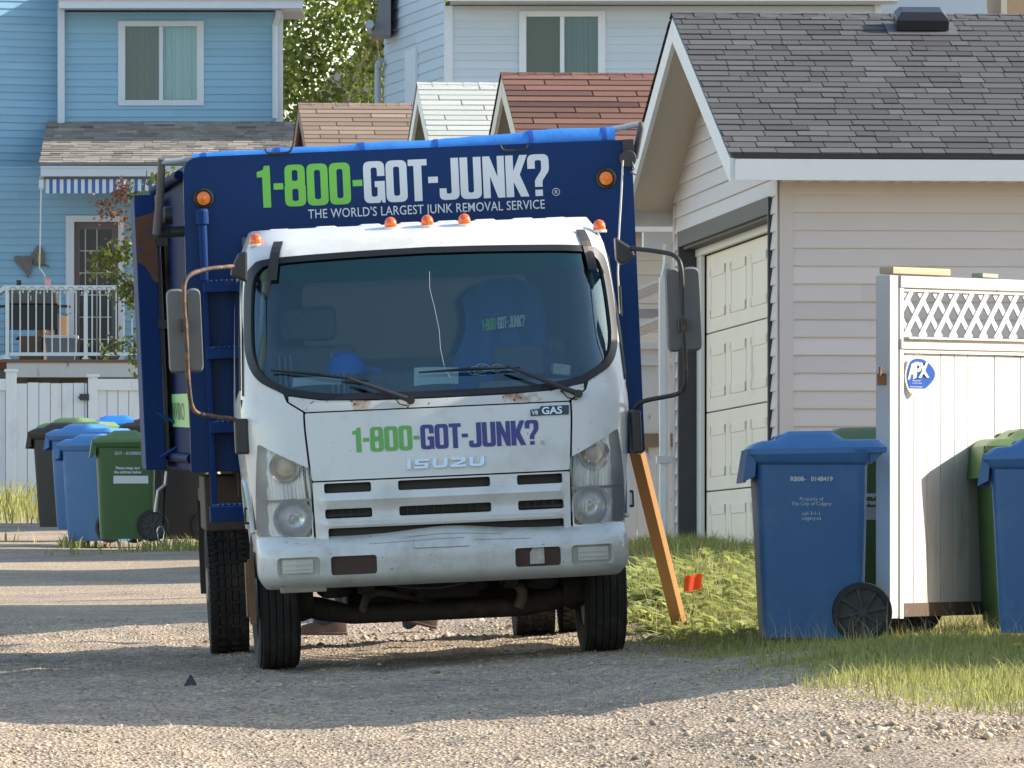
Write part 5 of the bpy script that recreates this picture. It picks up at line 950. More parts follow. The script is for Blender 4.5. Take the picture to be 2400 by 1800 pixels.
SB = [(162, 1240, 88.5, bin_black, bin_black, -24, "black bin with green-lidded bin behind it at the fence end of the distant row"), (205, 1246, 87.6, bin_blue, lid_blue, -24, "blue bin between the black and the foremost blue bin of the distant row"),
      (232, 1272, 86.6, bin_blue, lid_blue, -26, "foremost blue bin in the distant row beside the green bin"), (293, 1268, 85.2, bin_green, lid_green, 4, "green bin with white address label in the distant row"),
      (418, 1268, 87, bin_black, bin_black, 6, "black bin partly hidden by the lorry's open box door"), (178, 1222, 91, bin_green, lid_green, -20, "green-lidded bin in the back of the distant row"), (275, 1215, 91.5, bin_blue, lid_bright, 0, "bright blue lidded bin behind the green bin"), (355, 1222, 91, bin_black, bin_black, 0, "charcoal lidded bin behind the green bin, beside the open box door")]
done = {}
for px, py, D, bm_, lm, rz, lb in SB:
    key = (bm_.name, lm.name)
    if key in done: b = copy_tree(done[key]); b['label'] = lb
    else: b = done[key] = make_bin("wheeled_bin", lb, bm_, lm, "city waste bins")
    place(b, px, py, D, rad(rz), 1.02)
    if px == 293:
        g_ = b
printing(g_, [("G17 - 0129053", .042, .02, .84, .001), ("Please keep cart", .036, .02, .70, .0016), ("the address below", .036, .02, .66, .0016)]); m = MB(); m.add([(x, side_y(z)-.0005, z) for x, z in ((-.12, .56), (.22, .56), (.22, .635), (-.12, .635))], [(0, 1, 2, 3)]); m.build("address_label", mat("label_white", (.75, .76, .78), .5), g_)
p = at(447, 1594, 41.6); p.z = gz(p.x, p.y); m = MB(); m.add([(-.035, 0, 0), (.035, .01, 0), (.03, .05, 0), (-.03, .05, 0), (-.004, .02, .055), (.004, .03, .055)], [(0, 1, 5, 4), (1, 2, 5), (2, 3, 4, 5), (3, 0, 4), (3, 2, 1, 0)]); o = m.build("scrap", black_plastic); o.location = p; tag(o, "small black pointed scrap lying on the gravel in the shade", "scrap")
# someone walking behind the lorry: only the boots and shins show under it
pz = gz(-.85, 51.3); bm = bmesh.new(); sk = bm.verts.layers.skin.verify()
J = dict(pelvis=(-.85, 51.3, .98), chest=(-.88, 51.3, 1.32), neck=(-.90, 51.3, 1.52), head=(-.92, 51.3, 1.70), hl=(-.85, 51.2, .92), kl=(-1.00, 51.15, .52), al=(-1.02, 51.1, .10), tl=(-1.20, 51.1, .04), hr=(-.85, 51.42, .92), kr=(-.76, 51.45, .50), ar=(-.52, 51.5, .14), tr=(-.66, 51.5, .03), sl_=(-.88, 51.1, 1.44), el=(-.80, 51.02, 1.16), wl=(-.98, 51.02, .95), sr=(-.88, 51.5, 1.44), er=(-.98, 51.58, 1.16), wr=(-1.12, 51.55, .98))
Rd = dict(pelvis=.15, chest=.16, neck=.06, head=.10, hl=.09, kl=.065, al=.05, tl=.045, hr=.09, kr=.065, ar=.05, tr=.045, sl_=.07, el=.045, wl=.035, sr=.07, er=.045, wr=.035); VV = {}
for k_, p in J.items(): v = bm.verts.new((p[0], p[1], p[2]+pz)); v[sk].radius = (Rd[k_], Rd[k_]); VV[k_] = v
VV['pelvis'][sk].use_root = True
for a, b in (("pelvis", "chest"), ("chest", "neck"), ("neck", "head"), ("pelvis", "hl"), ("hl", "kl"), ("kl", "al"), ("al", "tl"), ("pelvis", "hr"), ("hr", "kr"), ("kr", "ar"), ("ar", "tr"), ("chest", "sl_"), ("sl_", "el"), ("el", "wl"), ("chest", "sr"), ("sr", "er"), ("er", "wr")): bm.edges.new((VV[a], VV[b]))
me = bpy.data.meshes.new("person"); bm.to_mesh(me); bm.free(); me.materials.append(mat("work_trousers", (.03, .035, .06), .85)); po = bpy.data.objects.new("person", me); COL.objects.link(po); po.modifiers.new("skin", 'SKIN').use_smooth_shade = True; po.modifiers.new("sub", 'SUBSURF').levels = 1; tag(po, "worker walking behind the lorry, only brown boots visible under it", "person")
boot = mat("boot_brown", (.10, .066, .05), .75, var=.2, vscale=20)
for cx, cy, lift, rt in ((-1.11, 51.1, 0, 0), (-.575, 51.5, .035, .25)):
    m = MB(); secs = []
    for t, w, h in ((0, .034, .10), (.03, .040, .125), (.08, .042, .12), (.13, .040, .085), (.20, .046, .065), (.26, .042, .05), (.285, .022, .03)): secs.append([(-t+.12, y*w, z*h) for y, z in ((-1, 0), (-1, .55), (-.6, 1), (.6, 1), (1, .55), (1, 0))])
    vs = sum(secs, []); m.add(vs, [(i*6+k, i*6+(k+1) % 6, i*6+6+(k+1) % 6, i*6+6+k) for i in range(6) for k in range(6)]+[(0, 1, 2, 3, 4, 5), (41, 40, 39, 38, 37, 36)]); m.bb(.125, -.155, -.044, .044, -.012, .006)
    o = m.build("boot", boot, po, smooth=50, bevel=.006); o.location = (cx, cy, gz(cx, cy)+.012+lift); o.rotation_euler = (0, rt, .1)
# ================================================================== BLUE HOUSE AND DECK
blue_sid = mat("blue_siding", (.235, .445, .61), .5, var=.04, vscale=.8, tone=.06); trim_b = mat("house_trim", (.58, .66, .74), .5, var=.03)
gray_roof = mat("weathered_shingle", (.26, .235, .205), .9, tone=.50, var=.14, vscale=25)
curtain = mat("curtain_pale", (.62, .80, .82), .85); curtain_d = mat("curtain_gray", (.20, .21, .22), .9); room = mat("room_dark", (.02, .022, .025), .9)
DH = 126.0
def hx(px, D=DH): return (px-1200)/F*D
def hz(py, D=DH): return ZC+(HY-py)/F*D
house = thing("house", "light blue two-storey house with porch roof, awning and deck", "house", (0, 0, 0))
m = MB(); wz = (hx(285), hx(470), hz(240), hz(57)); clap(m, (0, DH, 0), (1, 0, 0), (0, -1, 0), hx(152), hx(648), hz(292), hz(28), .112, lap=.016, holes=[wz])
m.bb(hx(140), hx(645), DH+.05, DH+.08, hz(900), hz(300)); m.build("upper_wall", blue_sid, house)
m = MB(); clap(m, (0, DH-.6, 0), (1, 0, 0), (0, -1, 0), hx(-420), hx(430), hz(1200), hz(395), .112, lap=.016, holes=[(hx(175), hx(287), hz(880), hz(516))]); m.build("lower_wall", blue_sid, house)
m = MB(); a6 = rad(20); O = Vector((hx(141), DH+.20, 0)); S = Vector((cos(a6), sin(a6), 0)); Wn = 3.0                              # recessed wing, its wall turned a little to the sun
clap(m, O-S*Wn, S, (sin(a6), -cos(a6), 0), 0, Wn, hz(430), hz(-60), .112, lap=.016); m.build("wing_wall", blue_sid, house)
m = MB(); m.bb(hx(136), hx(152), DH-.10, DH+.3, hz(376), hz(-30)); m.build("corner_trim", trim_b, house)
m = MB(); m.bb(hx(646), hx(662), DH-.03, DH+.3, hz(290), hz(22)); m.build("corner_trim", trim_b, house); m = MB(); m.tube(osp([(hx(654), DH-.22, hz(24)), (hx(652), DH-.18, hz(40)), (hx(646), DH-.07, hz(58)), (hx(645), DH-.07, hz(80)), (hx(645), DH-.07, hz(278))], 4), .045, 8); m.build("downspout", trim_b, house, smooth=50)
m = MB(); m.bb(hx(143), hx(712), DH-.66, DH-.54, hz(26), hz(8)); m.bb(hx(143), hx(715), DH-.68, DH-.54, hz(9), hz(5)); m.build("gutter", trim_b, house)
m = MB(); m.bb(hx(143), hx(708), DH-.54, DH+2, hz(24)-.0, hz(20)); m.build("soffit", trim_b, house)
m = MB(); m.add([(hx(130), DH-.70, hz(6)), (hx(716), DH-.70, hz(6)), (hx(716), DH+3, hz(6)+1.2), (hx(130), DH+3, hz(6)+1.2)], [(0, 1, 2, 3)]); m.bb(hx(136), hx(640), DH+.3, DH+5, hz(900), hz(8)); m.build("main_roof", gray_roof, house)
def slider(par, x0, x1, z0, z1, D, fr, left_c, right_c, fw=.055, name="window"):
    m = MB(); m.bb(x0-.05, x0+fw, D-.035, D+.05, z0-.05, z1+.05); m.bb(x1-fw, x1+.05, D-.035, D+.05, z0-.05, z1+.05); m.bb(x0+fw, x1-fw, D-.035, D+.05, z1-fw*.6, z1+.05); m.bb(x0+fw, x1-fw, D-.035, D+.05, z0-.05, z0+fw*.6); xm = (x0+x1)/2; m.bb(xm-.03, xm+.03, D-.02, D+.05, z0+fw*.6, z1-fw*.6)
    w = m.build(name, fr, par, bevel=.006)
    m = MB(); m.add([(x0+fw, D+.02, z0), (x1-fw, D+.02, z0), (x1-fw, D+.02, z1), (x0+fw, D+.02, z1)], [(0, 1, 2, 3)]); m.build("pane", win_glass, w)
    m = MB(); m.bb(x0, x1, D+.6, D+.62, z0-.1, z1+.1); m.bb(x0-.02, x0, D+.06, D+.6, z0, z1); m.bb(x1, x1+.02, D+.06, D+.6, z0, z1); m.build("room_back", room, w)
    for a, b, mt in ((x0+fw, xm-.03, left_c), (xm+.03, x1-fw, right_c)):
        if mt:
            m = MB(); n = 60; m.grid(lambda u, v: Vector((a+(b-a)*u, D+.07+.02*sin(u*31+1.5*sin(u*5)+v*.8)+.01*sin(u*13), z0+(z1-z0)*v)), list(np.linspace(0, 1, n)), [0, .5, 1]); m.build("curtain", mt, w, smooth=80)
    return w
slider(house, *wz[:2], *wz[2:], DH, trim_b, curtain_d, curtain)
# porch roof, gutter
y0, y1, z0, z1 = DH-2.3, DH+.02, hz(381, DH-2.3), hz(284); Vp = Vector((0, y1-y0, z1-z0)); ln = Vp.length; Vp.normalize(); Np = Vector((0, -Vp.z, Vp.y))
m = MB(); xa, xb = hx(92, DH-2.2), hx(705); P = [Vector((xa, y0, z0)), Vector((xb, y0, z0)), Vector((xb, y1, z1)), Vector((xa, y1, z1))]; m.add([p-Np*.002 for p in P]+[p-Np*.03 for p in P], [(0, 1, 2, 3), (7, 6, 5, 4), (0, 4, 5, 1), (0, 3, 7, 4)], .3)
shingle(m, P[0], (1, 0, 0), Vp, Np, xb-xa, ln, .125, .10, .34, 0, th=.014, rnd=17); m.build("porch_roof", gray_roof, house, recalc=False)
m = MB(); Dg = DH-2.35; m.bb(hx(96, Dg), hx(470, Dg), Dg-.10, Dg+.02, hz(414, Dg), hz(392, Dg)); m.bb(hx(96, Dg), hx(470, Dg), Dg-.12, Dg+.02, hz(394, Dg), hz(390, Dg)); m.bb(hx(92, Dg), hx(470, Dg), Dg+.02, Dg+1.7, hz(414, Dg)-.02, hz(414, Dg)); m.build("porch_gutter", trim_b, house)
# striped awning with crank rod
aw = thing("awning", "rolled-up awning with blue and white striped valance under the porch gutter", "awning", (0, 0, 0)); Da = Dg-.05; z0 = hz(420, Da); x0 = hx(107, Da); x1 = hx(470, Da); sw = .1027
m = MB(); m2 = MB(); n = int((x1-x0)/sw*2)
for k in range(n):
    a = x0+k*sw/2*1.0; b = a+sw/2; lo = lambda x: hz(453, Da)+.035*(abs(sin((x-x0)*5.2)) if x > x0+.95 else 0); w_ = lambda x: .02*sin((x-x0)*30)
    q = [(a, Da+w_(a)*.2, lo(a)), (b, Da+w_(b)*.2, lo(b)), (b, Da, z0), (a, Da, z0)]; (m if k % 2 == 0 else m2).add(q+[(p[0], p[1]+.006, p[2]) for p in q], [(0, 1, 2, 3), (7, 6, 5, 4)])
m.build("white_stripes", mat("awning_white", (.66, .72, .74), .8), aw); m2.build("blue_stripes", mat("awning_blue", (.055, .16, .46), .8), aw)
m = MB(); m.bb(x0-.02, x1, Da-.02, Da+.12, z0, z0+.07); m.build("roller", mat("awning_case", (.10, .10, .10), .6), aw); m = MB(); m.box((hx(97, Da), Da, hz(432, Da)), (.07, .08, .14)); m.build("end_bracket", trim_b, aw, bevel=.01)
m = MB(); pt = lambda px, py: Vector((hx(px, Da), Da-.06, hz(py, Da))); m.tube([pt(97, 440), pt(94, 600), pt(93, 628), pt(105, 645), pt(107, 655)], .010, 6); m.build("crank_rod", mat("rod_white", (.68, .70, .70), .5), aw, smooth=50)
m = MB(); m.tube([pt(93.5, 594), pt(92.5, 612)], .014, 8); m.tube([pt(106, 648), pt(107, 665)], .014, 8); m.build("crank_grip", mat("grip_yellow", (.60, .48, .15), .5), aw)
# patio door
pd = MB(); D = DH-.62; xd0, xd1, zd0, zd1 = hx(158, D), hx(287, D), hz(880, D), hz(512, D)
pd.bb(xd0-.02, xd0+.10, D-.06, D+.05, zd0, zd1+.04); pd.bb(xd1-.06, xd1+.02, D-.06, D+.05, zd0, zd1+.04); pd.bb(xd0+.10, xd1-.06, D-.06, D+.05, zd1-.05, zd1+.04); pdo = pd.build("patio_door", trim_b, house)
m = MB(); m.bb(xd0+.10, xd0+.18, D+.02, D+.05, zd0, zd1-.05); m.bb(xd1-.16, xd1-.06, D+.02, D+.05, zd0, zd1-.05); m.bb(xd0+.18, xd1-.16, D+.02, D+.05, zd1-.16, zd1-.05); m.build("door_leaf", mat("door_gray", (.12, .11, .12), .5), pdo)
m = MB(); m.bb(xd0+.18, xd1-.16, D+.03, D+.04, zd0, zd1-.16); m.build("door_glass", mat("door_glass_dark", (.022, .032, .05), .15, spec=.3), pdo)
m = MB()
for px in (200, 227): m.bb(hx(px, D)-.008, hx(px, D)+.008, D+.018, D+.029, zd0, zd1-.16)
for k in range(6): m.bb(xd0+.18, xd1-.16, D+.016, D+.029, zd0+.2+k*.325, zd0+.215+k*.325)
m.build("door_muntins", mat("muntin", (.42, .45, .47), .5), pdo)
# wall ornament: metal fish with a leaf-shaped tail
orn = MB(); D = DH-.66; c = lambda px, py: Vector((hx(px, D), D, hz(py, D)))
def flat(pts, m, dy=0): P = spline(pts, 4); V0 = [c(*p)+Vector((0, dy, 0)) for p in P]; m.add(V0+[p+Vector((0, .03, 0)) for p in V0], [tuple(range(len(P))), tuple(range(len(P), 2*len(P)))[::-1]]+[(i, (i+1) % len(P), len(P)+(i+1) % len(P), len(P)+i) for i in range(len(P))])
flat([(91, 574), (102, 590), (104, 612), (98, 624), (80, 616), (72, 600), (80, 586)], orn); flat([(70, 600), (52, 600), (36, 600), (35, 612), (50, 628), (60, 640), (66, 652), (72, 630), (76, 612)], orn, -.012); orn.tube([c(96, 618)+Vector((0, -.02, 0)), c(108, 622), c(115, 625)], .012, 6); orn.tube([c(78, 606)+Vector((0, -.02, 0)), c(82, 624)], .012, 6)
tag(orn.build("wall_ornament", mat("ornament_bronze", (.15, .15, .14), .6, metal=.3, var=.35, vscale=20)), "gray metal fish ornament hanging on the blue house wall beside the patio door", "ornament")
# deck with railing
Dd = 121.0; deck = thing("deck", "raised wooden deck with white railing in front of the blue house", "deck", (0, 0, 0)); ddx = lambda px: hx(px, Dd); ddz = lambda py: hz(py, Dd)
m = MB(); m.bb(ddx(-400), ddx(480), Dd-.05, DH-.62, ddz(850), ddz(843)); m.build("deck_boards", mat("deck_brown", (.20, .10, .06), .75, var=.15), deck)
m = MB(); m.bb(ddx(16), ddx(480), Dd-.03, Dd+.02, ddz(884), ddz(850)); m.build("fascia_board", peel, deck); m = MB(); m.bb(ddx(-400), ddx(480), Dd+.5, Dd+.55, ddz(1200), ddz(884)); 
for k in range(4): m.bb(ddx(20+k*75), ddx(60+k*75), Dd+.45, Dd+.5, ddz(1000), ddz(884))
m.build("skirting", mat("skirt_brown", (.17, .135, .09), .85, var=.3, vscale=3), deck)
rail = mat("rail_white", (.62, .70, .70), .45, var=.02)
m = MB(); m.bb(ddx(12), ddx(480), Dd-.03, Dd+.03, ddz(680), ddz(669)); m.build("top_rail", rail, deck, bevel=.004); m = MB(); m.bb(ddx(22), ddx(480), Dd-.015, Dd+.015, ddz(834), ddz(826)); m.build("bottom_rail", rail, deck)
for px in (17, 201, 392): m = MB(); m.bb(ddx(px-4.5), ddx(px+4.5), Dd-.028, Dd+.028, ddz(840), ddz(680)); m.bb(ddx(px-8), ddx(px+8), Dd-.04, Dd+.04, ddz(842), ddz(838)); m.build("rail_post", rail, deck)
px = 28.5
while px < 480:
    if min(abs(px-201), abs(px-392)) > 8: m = MB(); m.bb(ddx(px)-.009, ddx(px)+.009, Dd-.009, Dd+.009, ddz(826), ddz(680)); m.build("baluster", rail, deck)
    px += 18.75
m = MB(); m.bar((ddx(14), Dd, ddz(675)), (ddx(-60), Dd+3, ddz(690)), .05, .07); m.bar((ddx(14), Dd, ddz(835)), (ddx(-60), Dd+3, ddz(838)), .03, .06); m.build("side_rail", rail, deck)
ls = thing("string_lights", "string of small white bulbs hung along the deck railing", "lights", (0, 0, 0)); m = MB(); pts = [Vector((ddx(20+k*7.5), Dd-.04, ddz(673 if k % 3 else 684))) for k in range(60)]; m.tube(pts, .004, 5); m.build("light_cord", mat("cord_gray", (.20, .22, .24), .5), ls)
for k in range(0, 24): c0 = Vector((ddx(30+k*13.5+3*sin(k*2.1)), Dd-.045, ddz(684+2*sin(k*1.7)))); m = MB(); m.lathe([(0, -.022), (.011, -.015), (.010, .005), (.004, .015)], c0, 'z', 8); m.build("bulb", mat("bulb_white", (.70, .70, .66), .3), ls, smooth=60)
# things on the deck
Db = 123.5; bx = lambda px: hx(px, Db); bz = lambda py: hz(py, Db); zf = hz(846, Dd)+.0
gl_ = thing("barbecue", "black gas barbecue with closed hood behind the deck railing", "barbecue", (bx(75), Db, zf)); o0 = Vector(gl_.location)
m = MB(); w = .38; m.prism([(-w, .88), (w, .88), (w*.97, 1.06), (w*.72, 1.14), (-w*.72, 1.14), (-w*.97, 1.06)], lambda x, z: Vector((x, -.25, z)), lambda x, z: Vector((x, .25, z))); m.build("hood", mat("bbq_hood", (.075, .07, .07), .35, var=.1), gl_, bevel=.02)
m = MB(); m.bb(-w, w, -.26, .26, .52, .87); m.bb(-.62, .55, -.20, .2, .84, .87); m.build("firebox", mat("bbq_black", (.012, .012, .014), .4), gl_)
for x in (-.36, .36): m = MB(); m.bb(x-.025, x+.025, -.2, .2, 0, .55); m.build("leg", dark_metal, gl_)
m = MB(); m.tube([(-.19, 0, 1.13), (-.19, 0, 1.235)], .035, 10); m.build("chimney_stub", dark_metal, gl_); m = MB(); m.tube([(0, -.27, 1.0), (0, -.27, .93)], .01, 6); m.build("handle", chrome, gl_)
card = mat("cardboard", (.42, .25, .13), .85, var=.08, stretch=(1, 1, 1))
for (pxa, pxb, pya, pyb, D, c_, rz, lb) in ((118, 152, 742, 792, 124.2, card, .25, "tall tan cardboard carton beside the barbecue"), (50, 104, 788, 838, 122.8, mat("dark_cardboard", (.12, .07, .045), .85, var=.2), -.12, "crumpled dark brown carton under the barbecue"), (84, 108, 762, 800, 124.6, card, 0, "small light carton between barbecue and tan carton")):
    x0, x1, z0, z1 = hx(pxa, D), hx(pxb, D), max(zf, hz(pyb, D)) if pyb < 830 else zf, hz(pya, D); c = thing("carton", lb, "box", ((x0+x1)/2, D, zf), rz); h = z1-zf; w = x1-x0
    m = MB(); m.bb(-w/2, w/2, -.18, .18, 0, h); m.build("box_body", c_, c, bevel=.006)
    for s in (-1, 1): m = MB(); m.bar((s*w/2, 0, h), (s*(w/2+.07), 0, h+.05*s), .34, .006); m.build("flap", c_, c)
m = MB(); xx = bx(150); 
tb = thing("storage_tub", "gray plastic storage tub with pale lid behind the deck railing", "tub", (bx(151), 122.6, zf)); w = .225
m = MB(); m.add([(x*k_, y*k_, z) for k_, z in ((.82, 0), (1, .36)) for x, y in ((-w, -.16), (w, -.16), (w, .16), (-w, .16))], [(3, 2, 1, 0), (0, 1, 5, 4), (1, 2, 6, 5), (2, 3, 7, 6), (3, 0, 4, 7)]); m.build("tub_body", mat("tub_gray", (.16, .17, .19), .5), tb, bevel=.01)
m = MB(); m.bb(-w-.02, w+.02, -.18, .18, .36, .41); m.build("tub_lid", mat("tub_lid", (.55, .57, .58), .5), tb, bevel=.01)
m = MB(); m.lathe([(.035, 0), (.045, .09), (.042, .09), (.033, .005)], (hx(113, Dd), Dd, ddz(669)), 'z', 14); tag(m.build("plastic_cup", mat("cup_pink", (.80, .35, .42), .4), smooth=40), "pink plastic cup standing on the deck railing", "cup")
# ================================================================== MIDDLE HOUSE
DM = 118.0; mx_ = lambda px: hx(px, DM); mz_ = lambda py: hz(py, DM)
pale_sid = mat("pale_blue_siding", (.47, .565, .655), .5, var=.03, vscale=.8, tone=.05); gray_sid = pale_sid
mh = thing("house", "pale blue-gray house with sliding window rising behind the garages", "house", (0, 0, 0))
mw = (mx_(1225), mx_(1410), mz_(215), mz_(34))
m = MB(); clap(m, (0, DM, 0), (1, 0, 0), (0, -1, 0), mx_(1060), mx_(2055), mz_(560), mz_(14), .112, lap=.014, holes=[mw]); m.build("front_wall", pale_sid, mh)
ang = rad(10.6); Sd = Vector((-sin(ang), cos(ang), 0)); Ln = 5.0; O = Vector((mx_(1045), DM+.05, 0)); Nl = Vector((-cos(ang), -sin(ang), 0))
m = MB(); clap(m, O+Sd*Ln, -Sd, Nl, 0, Ln, mz_(560), mz_(-120), .15, lap=.018); m.build("side_wall", gray_sid, mh)
m = MB(); m.bb(mx_(1041), mx_(1061), DM-.03, DM+.06, mz_(560), mz_(14)); m.build("corner_trim", trim_b, mh); m = MB(); m.bb(mx_(2050), mx_(2066), DM-.03, DM+.3, mz_(560), mz_(-10)); m.build("corner_trim", trim_b, mh)
m = MB(); m.bb(mx_(1055), mx_(2100), DM-.45, DM+.02, mz_(12), mz_(8)); m.build("soffit", mat("gray_soffit", (.34, .36, .36), .6), mh); m = MB(); m.bb(mx_(1050), mx_(2100), DM-.5, DM-.45, mz_(8), mz_(-30)); m.build("fascia", trim_b, mh)
m = MB(); m.bb(mx_(1062), mx_(2055), DM+.4, DM+4.6, mz_(560), mz_(0)); m.add([(mx_(1040), DM-.5, mz_(-30)), (mx_(2100), DM-.5, mz_(-30)), (mx_(2100), DM+3, mz_(-30)+1.5), (mx_(1040), DM+3, mz_(-30)+1.5)], [(0, 1, 2, 3)]); m.build("roof", gray_roof, mh); m = MB(); m.bb(-.75, 7, 125.75, 129.5, 1, 11.2); m.prism([(125.6, 11.2), (129.7, 11.2), (127.6, 13)], lambda y, z: Vector((-.8, y, z)), lambda y, z: Vector((7, y, z))); m.build("porch_shade_block", pale_sid, mh)  # hidden gabled block at the back is added to shade the porch roof
slider(mh, *mw[:2], *mw[2:], DM, trim_b, None, mat("blind_pale", (.20, .29, .33), .7), fw=.05)
gs = mat("gray_eave", (.17, .19, .21), .6)
c = O+Sd*Ln; De = 122.2; ex = lambda px: hx(px, De); ez = lambda py: hz(py, De)
m = MB(); m.prism([(ex(874), ez(86)), (ex(917), ez(86)), (ex(917), ez(-120)), (ex(905), ez(-120)), (ex(882), ez(58))], lambda x, z: Vector((x, De-.5, z)), lambda x, z: Vector((x, De+.5, z))); m.build("eave_box", gs, mh)
m = MB(); m.tube([(ex(868), De-.7, ez(64)), (ex(868), De+.6, ez(64))], .062, 12); m.build("eave_gutter", mat("gutter_gray", (.36, .42, .48), .5), mh, smooth=50)
m = MB(); x = mx_(911)*DM/DM; q = c+Nl*.10; m.tube(osp([q+Vector((.04, -.2, mz_(90))), q+Vector((.02, -.1, mz_(105)+.0)), q+Vector((0, 0, mz_(125))), q+Vector((0, 0, mz_(400)))], 4), .05, 8); m.build("downspout", mat("gutter_gray", (.36, .42, .48), .5), mh, smooth=50)
m = MB(); q = O+Sd*2.6+Nl*.03; m.bar(q+Vector((0, 0, mz_(330, ))), q+Vector((0, 0, mz_(88))), .04, .9, up=Sd); mm = m.build("side_window", trim_b, mh)
# ================================================================== FAR HOUSES, TREES
fh_ = thing("house", "gray far house glimpsed through the poplar's branches", "house", (0, 0, 0)); D = 190; m = MB(); m.prism([(hx(700, D), hz(600, D)), (hx(960, D), hz(600, D)), (hx(960, D), hz(120, D)), (hx(880, D), hz(80, D)), (hx(780, D), hz(170, D)), (hx(700, D), hz(260, D))], lambda x, z: Vector((x, D, z)), lambda x, z: Vector((x, D+6, z))); m.build("gable_wall", mat("far_gray", (.36, .33, .33), .8, var=.08), fh_)
m = MB(); m.bb(hx(785, D), hx(808, D), D-.05, D, hz(240, D), hz(212, D)); m.build("window", mat("dark_glass", (.012, .016, .02), .06, coat=1), fh_)
fb2 = thing("house", "brown-roofed far house just beside the roof vent", "house", (0, 0, 0)); D = 175; m = MB(); m.prism([(hx(2060, D), hz(300, D)), (hx(2160, D), hz(300, D)), (hx(2160, D), hz(18, D)), (hx(2090, D), hz(-20, D)), (hx(2060, D), hz(-20, D))], lambda x, z: Vector((x, D, z)), lambda x, z: Vector((x, D+5, z))); m.build("roof_slope", mat("far_brown_roof", (.22, .16, .14), .9, var=.2), fb2)
fb3 = thing("house", "tan stucco far house beyond the charcoal roof", "house", (0, 0, 0)); m = MB(); m.bb(hx(2352, D), hx(2700, D), D, D+6, hz(300, D), hz(-200, D)); m.build("wall", mat("far_tan", (.42, .30, .20), .8, var=.05), fb3); m = MB(); m.bb(hx(2346, D), hx(2360, D), D-.05, D, hz(300, D), hz(-200, D)); m.build("corner_trim", mat("far_cream", (.6, .55, .45), .7), fb3)
bark = mat("poplar_bark", (.27, .235, .17), .85, var=.25, vscale=6); pop_leaf = mat("poplar_leaf", (.15, .205, .038), .42, tone=.65, trans=.5, spec=.5); shrub_leaf = mat("shrub_leaf", (.13, .16, .035), .45, tone=.6, trans=.35, spec=.5); dark_leaf = mat("dark_leaf", (.045, .085, .02), .5, tone=.5, trans=.3)
def leaf_mesh(name, C, sz, m_, par, asp=.85):
    n = len(C); a = RNG.normal(0, 1, (n, 3)); a /= np.linalg.norm(a, axis=1)[:, None]; b = RNG.normal(0, 1, (n, 3)); b[:, 2] -= .6; b -= a*(a*b).sum(1)[:, None]; b /= np.linalg.norm(b, axis=1)[:, None]; c = np.cross(a, b)
    s = sz[:, None]; fold = a*s*.18; V = np.stack([C-b*s*.5, C+c*s*.5*asp-b*s*.12+fold, C+b*s*.62, C-c*s*.5*asp-b*s*.12+fold], 1)
    Fq = np.array([(0, 1, 2), (0, 2, 3)])[None]+(np.arange(n)*4)[:, None, None]; t = np.repeat(np.clip(RNG.normal(.5, .22, n), 0, 1), 2)
    o = np_mesh(name, V.reshape(-1, 3), Fq.reshape(-1, 3), t, m_, 3); o.parent = par; return o
def grow(mb, p, d, L, r, depth, tips, spread=.6, up=.15, nseg=5):
    pts = [Vector(p)]; rs = [r]; d = Vector(d).normalized()
    for i in range(nseg):
        d = (d+Vector((random.gauss(0, .10), random.gauss(0, .10), random.gauss(.02, .06)))).normalized(); pts.append(pts[-1]+d*L/nseg); rs.append(r*(1-.6*(i+1)/nseg))
        if depth and i >= 1 and random.random() < .9:
            a = random.uniform(0, 2*pi); q = d.orthogonal().normalized(); q.rotate(Matrix.Rotation(a, 3, d)); grow(mb, pts[-1], d*(1-spread)+q*spread+Vector((0, 0, up)), L*random.uniform(.45, .7), rs[-1]*.6, depth-1, tips, spread, up)
        if depth <= 1: tips.append(pts[-1].copy())
    mb.tube(pts, rs, 7 if r > .03 else 5)
def tree(name, label, base, H, r0, dirs, nleaf, lsz, leafm, cl=.45, extra=None, seed=1, group=None, depth=2, keep=0):
    random.seed(seed); t = thing(name, label, "tree", base, 0, group); m = MB(); tips = []
    for d, L, r in dirs: grow(m, (0, 0, 0) if extra is None else extra, d, L, r, depth, tips)
    m.build("trunk", bark, t, smooth=50)
    T = np.array([tuple(p) for p in tips]); T = T[T[:, 2] > H*.12] if len(T) > 50 else T; T = T[T[:, 2] > H*.35][RNG.permutation(int((T[:, 2] > H*.35).sum()))[:keep]] if keep else T; idx = RNG.integers(0, len(T), nleaf); C = T[idx]+RNG.normal(0, cl, (nleaf, 3))*np.array([1, 1, .8]); leaf_mesh("foliage", C, RNG.uniform(.7, 1.35, nleaf)*lsz, leafm, t); return t
b = at(825, 0, 148); b.z = gz(0, 148)
tree("poplar_tree", "tall leafy poplar with pale forked trunk between the two blue houses", b, 11, .2, [((.02, 0, 1), 11.5, .17), ((.09, .02, 1), 10.5, .13), ((-.24, -.05, 1), 9.5, .10), ((.34, .1, 1), 9, .09), ((-.5, .1, 1), 8.5, .08)], 60000, .11, pop_leaf, cl=.33, seed=3, keep=360)
b = at(690, 0, 172); b.z = gz(0, 150)
tree("broadleaf_tree", "darker leafy tree standing behind the poplar at the blue house's corner", b, 12, .2, [((0, 0, 1), 11, .2), ((.3, .1, 1), 11, .15), ((.55, 0, 1), 10.5, .12), ((-.2, 0, 1), 10.5, .12)], 26000, .13, dark_leaf, cl=.45, seed=21)
b = at(2215, 0, 185); b.z = gz(0, 150)
tree("broadleaf_tree", "dark green tree crown above the charcoal roof by the vent", b, 14, .25, [((0, 0, 1), 14.5, .25), ((.2, 0, 1), 13.5, .2), ((-.2, 0, 1), 13.5, .2)], 16000, .15, dark_leaf, cl=.6, seed=8)
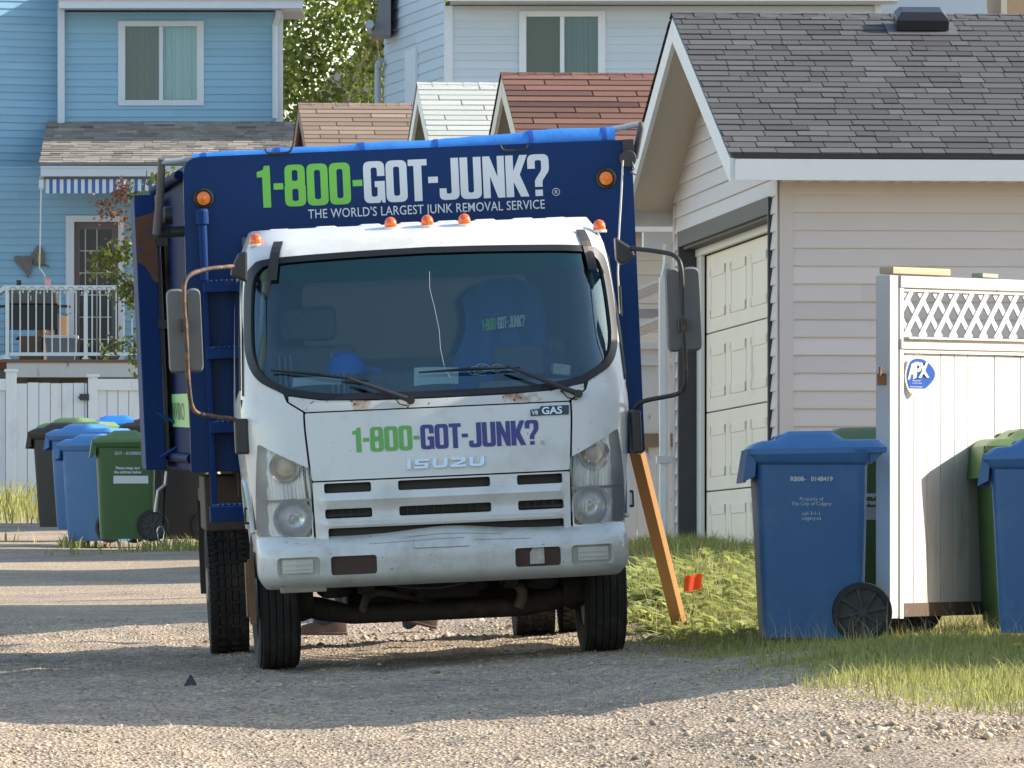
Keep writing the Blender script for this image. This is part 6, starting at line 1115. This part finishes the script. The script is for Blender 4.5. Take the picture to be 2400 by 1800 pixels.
b = at(375, 0, 113); b.z = gz(b.x, 113)
t = thing("young_tree", "thin young tree with sparse leaves in front of the deck, beside the box door", "tree", b); random.seed(12); m = MB(); tips = []; lp = lambda px, py, dy=0: at(px, py, 113+dy)-b
m.tube([Vector((0, 0, 0)), lp(380, 1000), lp(372, 820), lp(352, 640), lp(330, 480), lp(345, 400)], [.04, .035, .03, .024, .014, .006], 7)
for path, n_ in (([(372, 815), (335, 830), (290, 800), (240, 830)], 60), ([(365, 760), (330, 720), (285, 690)], 70), ([(352, 640), (310, 600), (262, 610), (230, 600)], 60), ([(340, 560), (300, 520), (270, 500), (235, 492)], 36), ([(330, 480), (300, 455), (285, 445)], 40), ([(352, 640), (320, 650), (255, 640), (215, 635)], 26), ([(360, 700), (400, 640), (425, 560)], 60), ([(345, 430), (380, 415), (400, 430)], 50), ([(366, 770), (330, 800), (330, 850)], 50), ([(340, 540), (300, 580), (250, 600)], 60), ([(352, 640), (330, 670), (280, 665)], 80), ([(372, 880), (345, 880), (330, 860)], 24)):
    P = osp([lp(px, py, random.uniform(-.15, .15)) for px, py in path], 4); m.tube(P, [.010-.008*i/(len(P)-1) for i in range(len(P))], 5)
    for k in range(n_*3): u = random.random()**.6; q = P[min(len(P)-1, int(u*len(P)))]; tips.append(tuple(q+Vector((random.gauss(0, .075), random.gauss(0, .10), random.gauss(0, .075)))))
m.build("trunk", mat("twig_bark", (.10, .075, .06), .8), t); C = np.array(tips); red = (C[:, 0] < (lp(300, 500).x)) & (C[:, 2] > lp(0, 560).z)
leaf_mesh("foliage", C[~red], RNG.uniform(.7, 1.3, int((~red).sum()))*.062, shrub_leaf, t); leaf_mesh("red_foliage", C[red], RNG.uniform(.7, 1.3, int(red.sum()))*.06, mat("red_leaf", (.20, .085, .04), .5, tone=.5, trans=.3), t)
# backdrop far behind the houses: one low hedge-like wood
X = RNG.uniform(-30, 45, 26000); Yb = RNG.uniform(230, 240, 26000); Zb = gz(0, 150)+RNG.random(26000)*(5.5+1.5*np.sin(X*.5)); o = leaf_mesh("far_trees", np.stack([X, Yb, Zb], -1), RNG.uniform(.25, .6, 26000), dark_leaf, None); tag(o, "dark line of far trees behind the houses", "trees", kind="stuff")
